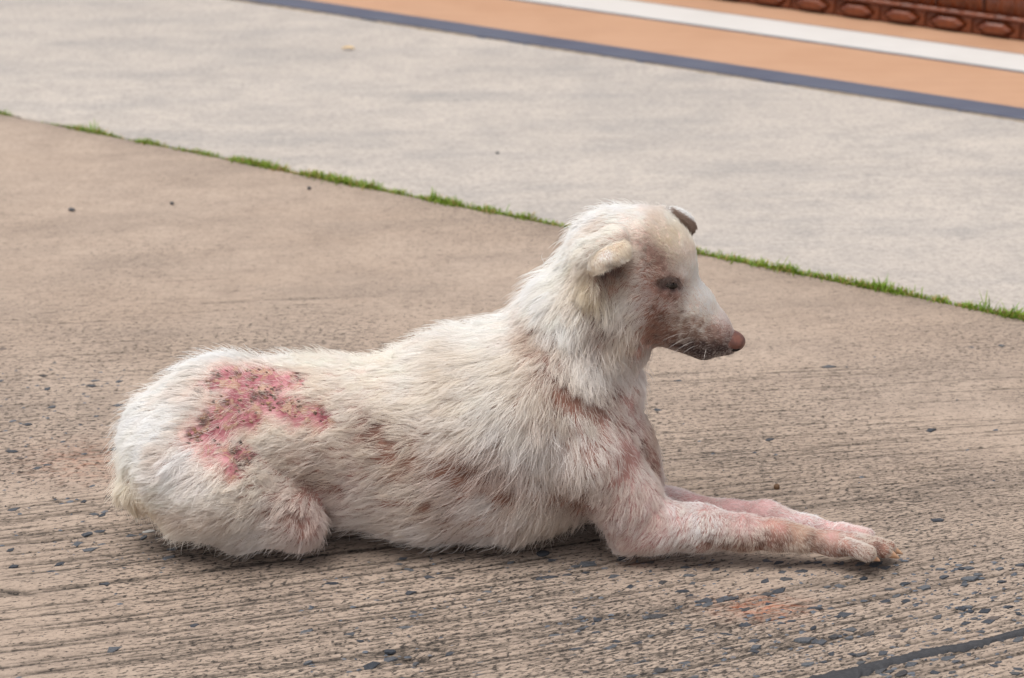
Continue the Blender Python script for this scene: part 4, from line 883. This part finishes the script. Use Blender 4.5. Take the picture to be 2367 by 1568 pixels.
# crusts on the sore, each a small irregular lump
V = []; F = []; r_ = random.Random(31)
cand = np.concatenate([DPOS[RNG.integers(0, len(DPOS), 170)]+RNG.normal(0, .007, (170, 3)), SPOS[RNG.integers(0, len(SPOS), 60)]+RNG.normal(0, .012, (60, 3))])
for _ in range(4):
    g_ = grad(cand); cand = cand-(sdf(cand)/np.maximum((g_*g_).sum(1), .3))[:,None]*g_
inside = np.maximum(blobs(cand, SPOS, SRAD*1.05, soft=.3), blobs(cand, DPOS, DRAD, soft=.5)) > .3
for q_, g_ in zip(cand[inside], grad(cand)[inside]):
    g_ = g_/np.linalg.norm(g_); t1 = np.cross(g_, (0.3, .1, 1)); t1 /= np.linalg.norm(t1); t2 = np.cross(g_, t1); b = len(V); sz = min(.0024, .0011*math.exp(r_.gauss(.3, .5))); m_ = 7
    for lev, (rs, hh_) in enumerate(((1.25, -.2), (1.0, .18), (.5, .34))):
        for i in range(m_):
            a_ = 2*math.pi*i/m_; rr_ = sz*rs*r_.uniform(.4, 1.5); V.append(q_+t1*rr_*math.cos(a_)+t2*rr_*.7*math.sin(a_)+g_*sz*hh_*r_.uniform(.7, 1.3))
    V.append(q_+g_*sz*.36)
    for lev in (0, 1):
        for i in range(m_): F.append((b+lev*m_+i, b+lev*m_+(i+1) % m_, b+(lev+1)*m_+(i+1) % m_, b+(lev+1)*m_+i))
    F += [(b+2*m_+i, b+2*m_+(i+1) % m_, b+3*m_) for i in range(m_)]
k = NT('scab'); n1 = k.noise(k.coord(), 55, 3, .6); n2 = k.noise(k.coord(), 700, 3, .6)
k.color(k.mix(k.math('MULTIPLY', n2, .5), k.ramp(n1, [(.3, (.05,.03,.026)), (.5, (.15,.075,.05)), (.62, (.36,.20,.12)), (.75, (.48,.33,.2))]), (.05,.03,.028))); k.rough(.6); k.bump(n2, .5, .001)
obj('scabs', mesh_from('scabs', V, F, True), k.m, parent=body, kind='stuff')
fur = curves_obj('fur', PTS, RADI, tint, M_FUR, body)
print("fur", n, time.time()-T0)
# ------------------------------------------------------------------ ears
def sheet(name, top, mid, low, mat, parent, thick=.0035, na=14, nb=11):
    """curled ear flap: three rails of (u, v, y) points, bent through the middle rail, with thickness"""
    def rail(R, t):
        R = np.array([P(*q) for q in R]); n_ = len(R)-1; x = t*n_; i = min(int(x), n_-1); f = x-i
        p0, p1, p2, p3 = R[max(i-1,0)], R[i], R[i+1], R[min(i+2,n_)]
        return .5*((2*p1)+(-p0+p2)*f+(2*p0-5*p1+4*p2-p3)*f*f+(-p0+3*p1-3*p2+p3)*f**3)
    V = np.empty((na, nb, 3))
    for i in range(na):
        a_, m_, b_ = (rail(R, i/(na-1)) for R in (top, mid, low))
        for j in range(nb):
            t = j/(nb-1); V[i,j] = a_*(1-t)**2+2*t*(1-t)*(2*m_-.5*(a_+b_))+b_*t*t
    du = np.gradient(V, axis=0); dv = np.gradient(V, axis=1); Nn = np.cross(du, dv); Nn /= np.linalg.norm(Nn, axis=2)[...,None]+1e-9
    if Nn[:,:,1].mean() > 0: Nn = -Nn
    tt_ = thick*(.35+.65*np.sin(np.linspace(.15, math.pi-.35, nb)))[None,:,None]
    A = V+Nn*tt_/2; B = V-Nn*tt_/2; n0 = na*nb
    VV = np.concatenate([A.reshape(-1,3), B.reshape(-1,3)]); F = []
    I = lambda i, j: i*nb+j
    for i in range(na-1):
        for j in range(nb-1):
            F.append((I(i,j),I(i,j+1),I(i+1,j+1),I(i+1,j))); F.append((n0+I(i,j),n0+I(i+1,j),n0+I(i+1,j+1),n0+I(i,j+1)))
    for i in range(na-1):
        F.append((I(i,0),I(i+1,0),n0+I(i+1,0),n0+I(i,0))); F.append((I(i,nb-1),n0+I(i,nb-1),n0+I(i+1,nb-1),I(i+1,nb-1)))
    for j in range(nb-1):
        F.append((I(0,j),n0+I(0,j),n0+I(0,j+1),I(0,j+1))); F.append((I(na-1,j),I(na-1,j+1),n0+I(na-1,j+1),n0+I(na-1,j)))
    m2 = mesh_from(name, VV, F, True); bb = bmesh.new(); bb.from_mesh(m2); bmesh.ops.recalc_face_normals(bb, faces=bb.faces); bb.to_mesh(m2); bb.free(); m2.update()
    return m2, A.reshape(-1,3), Nn.reshape(-1,3)
def ear_fur(mesh, parent, count, angf, lenf, tintf, lift=.35, rad=.00017):
    q, nn_ = sample_mesh(mesh, count); m_ = len(q); u_, v_ = project(q)
    Cx = np.zeros((m_, 11)); an = np.radians(angf(u_, v_)); Cx[:,0] = np.cos(an); Cx[:,1] = np.sin(an)
    Cx[:,2] = lenf(u_, v_)*(.6+.6*RNG.random(m_)); Cx[:,3] = lift*(.6+.8*RNG.random(m_))
    pts = strands(q, nn_, Cx, .25, RNG.normal(0, 1, m_)); ti = np.clip(tintf(u_, v_, q)*(.9+.15*RNG.random(m_))[:,None], .02, .93)
    rad_ = (rad*(.7+.5*RNG.random(m_)))[:,None]*np.array([1,1,.92,.78,.55,.15])[None]
    return curves_obj('fur', pts, rad_, ti, M_FUR, parent)
k = NT('ear_skin'); n1 = k.noise(k.coord(), 120, 4, .7); k.color(k.mix(n1, (.50,.36,.29), (.68,.55,.46))); k.rough(.6); M_EAR = k.m
k = NT('ear_skin_dark'); n1 = k.noise(k.coord(), 150, 4, .7); k.color(k.mix(n1, (.10,.065,.05), (.26,.18,.14))); k.rough(.65); M_EARD = k.m
e1, _, _ = sheet('ear', [(1352,622,-.108),(1364,592,-.106),(1396,569,-.102),(1432,553,-.094),(1442,556,-.090)],
                 [(1354,624,-.120),(1368,602,-.127),(1400,584,-.127),(1442,567,-.117),(1452,574,-.106)],
                 [(1372,630,-.126),(1388,627,-.134),(1416,615,-.134),(1447,598,-.124),(1455,586,-.110)], M_EAR, dog)
ear1 = dpart('ear', e1, M_EAR, label='cream near ear with its tip folded forward')
def t_ear(u_, v_, q):
    t = np.tile(np.array((.88,.80,.68)), (len(u_), 1)); f = np.clip((fbm(q*90, 5, 2)-.4)*3, 0, 1)[:,None]; t = t*(1-f)+np.array(HT['W'])*f
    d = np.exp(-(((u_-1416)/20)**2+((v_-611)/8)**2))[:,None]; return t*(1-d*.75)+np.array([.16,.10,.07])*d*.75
ear_fur(e1, ear1, 9000, lambda u_, v_: np.full(len(u_), 290.), lambda u_, v_: np.full(len(u_), .0058), t_ear)
e2, _, _ = sheet('ear', [(1532,482,-.012),(1556,479,-.010),(1586,492,-.012),(1604,514,-.016),(1609,527,-.020)],
                 [(1544,498,-.022),(1564,497,-.022),(1586,510,-.024),(1600,526,-.025),(1604,534,-.024)],
                 [(1554,514,-.016),(1570,522,-.018),(1584,535,-.020),(1593,543,-.022),(1597,543,-.022)], M_EARD, dog, .003)
ear2 = dpart('ear', e2, M_EARD, label='far ear with a bare brown-grey tip')
def t_ear2(u_, v_, q):
    e = np.clip((v_-(.62*(u_-1552)+478))/4, 0, 1)*np.clip((u_-1546)/10, 0, 1); e = e[:,None]
    return np.array(HT['W'])[None]*(1-e)+np.array([.22,.15,.115])[None]*e
ear_fur(e2, ear2, 2600, lambda u_, v_: np.where(v_ < .62*(u_-1552)+480, 40., 305.), lambda u_, v_: np.where(v_ < .62*(u_-1552)+480, .005, .0032), t_ear2)

# ------------------------------------------------------------------ nose, eye, claws, whiskers
def lump(name, c, ax, nu=36, nv_=24, disp=None):
    """ellipsoid with axes ax (3x3 rows) and a displacement over unit directions"""
    V = []; F = []
    for j in range(nv_+1):
        th = math.pi*j/nv_
        for i in range(nu):
            ph = 2*math.pi*i/nu; V.append((math.sin(th)*math.cos(ph), math.sin(th)*math.sin(ph), math.cos(th)))
    D = np.array(V); s_ = np.ones(len(D)) if disp is None else disp(D)
    W = c+(D*s_[:,None])@ax
    for j in range(nv_):
        for i in range(nu): F.append((j*nu+i, (j+1)*nu+i, (j+1)*nu+(i+1) % nu, j*nu+(i+1) % nu))
    return mesh_from(name, W, F, True)
def nd(D, d, s): d = np.array(d, float); d /= np.linalg.norm(d); return np.exp(-((D-d)**2).sum(1)/s**2)
def nose_disp(D):
    s_ = 1+.10*nd(D, (.8,0,.5), .7)-.12*nd(D, (0,0,-1), .6)
    s_ -= .55*nd(D, (.62,-.58,-.48), .17)+.50*nd(D, (.38,-.72,-.58), .15)+.40*nd(D, (.12,-.85,-.45), .12)+.42*nd(D, (.62,.52,-.42), .22)+.22*nd(D, (.95,0,-.25), .14)
    s_ += .10*nd(D, (.55,-.75,.1), .35)+.10*nd(D, (.55,.75,.1), .35)
    return s_
nc = P(1687, 788, HY-.010)
nose_me = lump('nose', nc, np.array([[.0178,0,-.0045],[0,.0162,0],[.0030,0,.0136]]), 44, 30, nose_disp)
k = NT('nose_leather'); vn = k.voro(k.coord(), 900); n1 = k.noise(k.coord(), 130, 3, .6)
k.color(k.mix(k.ramp(n1, [(.4, 0.), (.65, 1.)]), (.165,.066,.047), (.105,.043,.033))); k.rough(.36); k.b.inputs['Specular IOR Level'].default_value = .45; k.bump(vn, .35, .0006)
nose = dpart('nose', nose_me, k.m, label='bare reddish-brown nose')
k = NT('nostril_shade'); k.color((.012,.007,.006)); k.rough(.5); M_NOS = k.m
for sy_ in (-1, 1):  # black lumps stand in for the shade inside the nostrils
    d_ = np.array([.50, .74*sy_, -.46]); d_ /= np.linalg.norm(d_); ax_ = np.array([[.0178,0,-.0045],[0,.0162,0],[.0030,0,.0136]]); q_ = nc+(d_*.90)@ax_
    obj('nostril_shade', lump('nostril_shade', q_, np.array([[.0052,0,.0014],[0,.0030,0],[-.001,0,.0024]]), 16, 10), M_NOS, parent=nose)
# eye set in the slit, mostly closed lids
k = NT('eye'); k.color((.010,.007,.005)); k.rough(.08); k.b.inputs['Specular IOR Level'].default_value = .40; M_EYE = k.m
pe = trace([(1549, 660)])[0]; ge = grad(pe[None])[0]; ge /= np.linalg.norm(ge)
eye = dpart('eye', lump('eye', pe-ge*.0048, np.diag([.0125,.0075,.0068]), 28, 18), M_EYE)
def simple_curves(name, rows, rad, mat, parent, tint):
    return curves_obj(name, np.array(rows), np.tile(np.array(rad)[None], (len(rows), 1)), np.tile(np.array(tint), (len(rows), 1)), mat, parent)
rows = []; rr = random.Random(4)
for i in range(90):
    t = rr.random(); u0 = 1527+45*t; v0 = 649-6*math.sin(t*math.pi)+rr.uniform(-3, 2); p0 = trace([(u0, v0)])[0]; g0 = grad(p0[None])[0]; g0 /= np.linalg.norm(g0)
    L = rr.uniform(.006, .011); dx = (t-.5)*.6+rr.uniform(-.3, .3)
    rows.append([p0+g0*(.0002+L*.5*s_)+np.array([dx, 0, -.25-.55*s_])*L*s_ for s_ in np.linspace(0, 1, KP)])
simple_curves('eyelashes', rows, [.00020,.00019,.00017,.00014,.0001,.00004], M_FUR, eye, (.13,.09,.08))
rows = []
for (a, b, c_) in (((1590,772),(1562,768),(1530,790)),((1598,779),(1570,786),(1542,808)),((1602,790),(1580,797),(1558,815)),((1606,800),(1592,806),(1580,816)),((1632,806),(1630,818),(1626,834))):
    y0 = trace([a])[0][1]; p0, p1, p2 = P(*a, y0+.001), P(*b, y0-.014), P(*c_, y0-.020)
    rows.append([p0*(1-t)**2+2*t*(1-t)*p1+p2*t*t for t in np.linspace(0, 1, KP)])
simple_curves('whiskers', rows, [.00020,.00019,.00018,.00015,.00011,.00005], M_FUR, body, (.90,.86,.82))
k = NT('claw'); n1 = k.noise(k.coord(), 200, 3, .6); k.color(k.mix(n1, (.42,.22,.12), (.62,.40,.26))); k.rough(.4); M_CLAW = k.m
def claw(u, v, y, du, dv, r0):
    a = P(u, v, y); b = P(u+du, v+dv, y); V = []; F = []; nr, ns = 10, 7; d = b-a
    for j in range(ns):
        t = j/(ns-1); c_ = a+d*t+np.array([0, 0, -.0022*t*t]); r_ = r0*(1-.80*t**1.6)
        for i in range(nr):
            p_ = 2*math.pi*i/nr; V.append(c_+np.array([-.3*math.sin(p_), math.cos(p_)*.75, math.sin(p_)])*r_)
    V.append(a+d*1.06+np.array([0,0,-.0026]))
    for j in range(ns-1):
        for i in range(nr): F.append((j*nr+i, j*nr+(i+1) % nr, j*nr+nr+(i+1) % nr, j*nr+nr+i))
    F += [((ns-1)*nr+i, (ns-1)*nr+(i+1) % nr, len(V)-1) for i in range(nr)]
    dpart('claw', mesh_from('claw', V, F, True), M_CLAW)
for a in ((2012,1284,-.160,22,8,.0068),(2048,1275,-.142,30,10,.0078),(2058,1266,-.122,28,10,.0070),(2042,1258,-.105,20,8,.005),(2000,1239,-.090,14,5,.0045),(2007,1236,-.070,14,5,.0045)): claw(*a)
print('parts', time.time()-T0)

# ------------------------------------------------------------------ small things lying about
def stone(name, u, v, rx, ry, rz, col, label, cat, seed, rough=.7, bumpy=.25):
    g = G(u, v); r_ = np.random.default_rng(seed); ds = r_.normal(0, 1, (7, 3)); am = r_.uniform(-bumpy, bumpy, 7)
    def dp(D): return 1+sum(a_*nd(D, d_, .6) for a_, d_ in zip(am, ds))
    me_ = lump(name, np.zeros(3), np.diag([rx, ry, rz]), 14, 9, dp); kk = NT(name); n_ = kk.noise(kk.coord(), 300, 3, .6)
    kk.color(kk.mix(n_, tuple(x*.6 for x in col), col)); kk.rough(rough)
    o = obj(name, me_, kk.m, label=label, category=cat); o.location = (g[0], g[1], rz*.62); o.rotation_euler = (0, 0, r_.uniform(-.6, .6)); return o
stone('pebble', 1795, 1130, .0042, .0040, .0042, (.16,.09,.05), 'tiny brown pebble on the concrete above the front paws', 'pebble', 1)
stone('pebble', 166, 487, 0.0068, 0.0048, 0.0031, (.10,.10,.11), 'dark grey pebble on the near slab below the left end of the grass joint', 'pebble', 2)
stone('pebble', 397, 472, 0.0044, 0.0034, 0.0027, (.07,.07,.075), 'small black pebble in the left of the near slab, right of a bigger grey one', 'pebble', 3)
stone('pebble', 715, 437, 0.0041, 0.0034, 0.0027, (.06,.06,.065), 'small dark pebble just below the grass joint at its thickest tuft', 'pebble', 4)
stone('pebble', 1255, 1283, .009, .006, .0030, (.05,.052,.06), 'flat black pebble on the ground below the chest', 'pebble', 5)
stone('pebble', 1150, 355, 0.0041, 0.0034, 0.0020, (.10,.10,.10), 'lone dark pebble on the pale slab above the head', 'pebble', 6)
stone('paper_scrap', 345, 1229, .008, .004, .0012, (.55,.53,.50), 'small white paper scrap by the rump', 'litter', 7, .8, .5)
g = G(805, 116); V = []; F = []
for i in range(9):
    t = i/8; x = (t-.5)*.030; wd = .007*math.sin(math.pi*min(1, t*.93+.05))**.8
    V += [(x, -wd, .0035+.003*math.sin(t*3)), (x, 0, .0015+.003*math.sin(t*3)), (x, wd, .004+.003*math.sin(t*3))]
for i in range(8):
    for j in (0, 1): F.append((i*3+j, i*3+3+j, i*3+4+j, i*3+1+j))
k = NT('dry_leaf'); k.color(k.mix(k.noise(k.coord(), 90, 3, .6), (.55,.33,.10), (.62,.44,.20))); k.rough(.6)
o = obj('fallen_leaf', mesh_from('fallen_leaf', V, F, True), k.m, label='small yellow leaf lying on the pale slab', category='leaf'); o.location = (g[0], g[1], .001); o.rotation_euler = (0, 0, -.1)
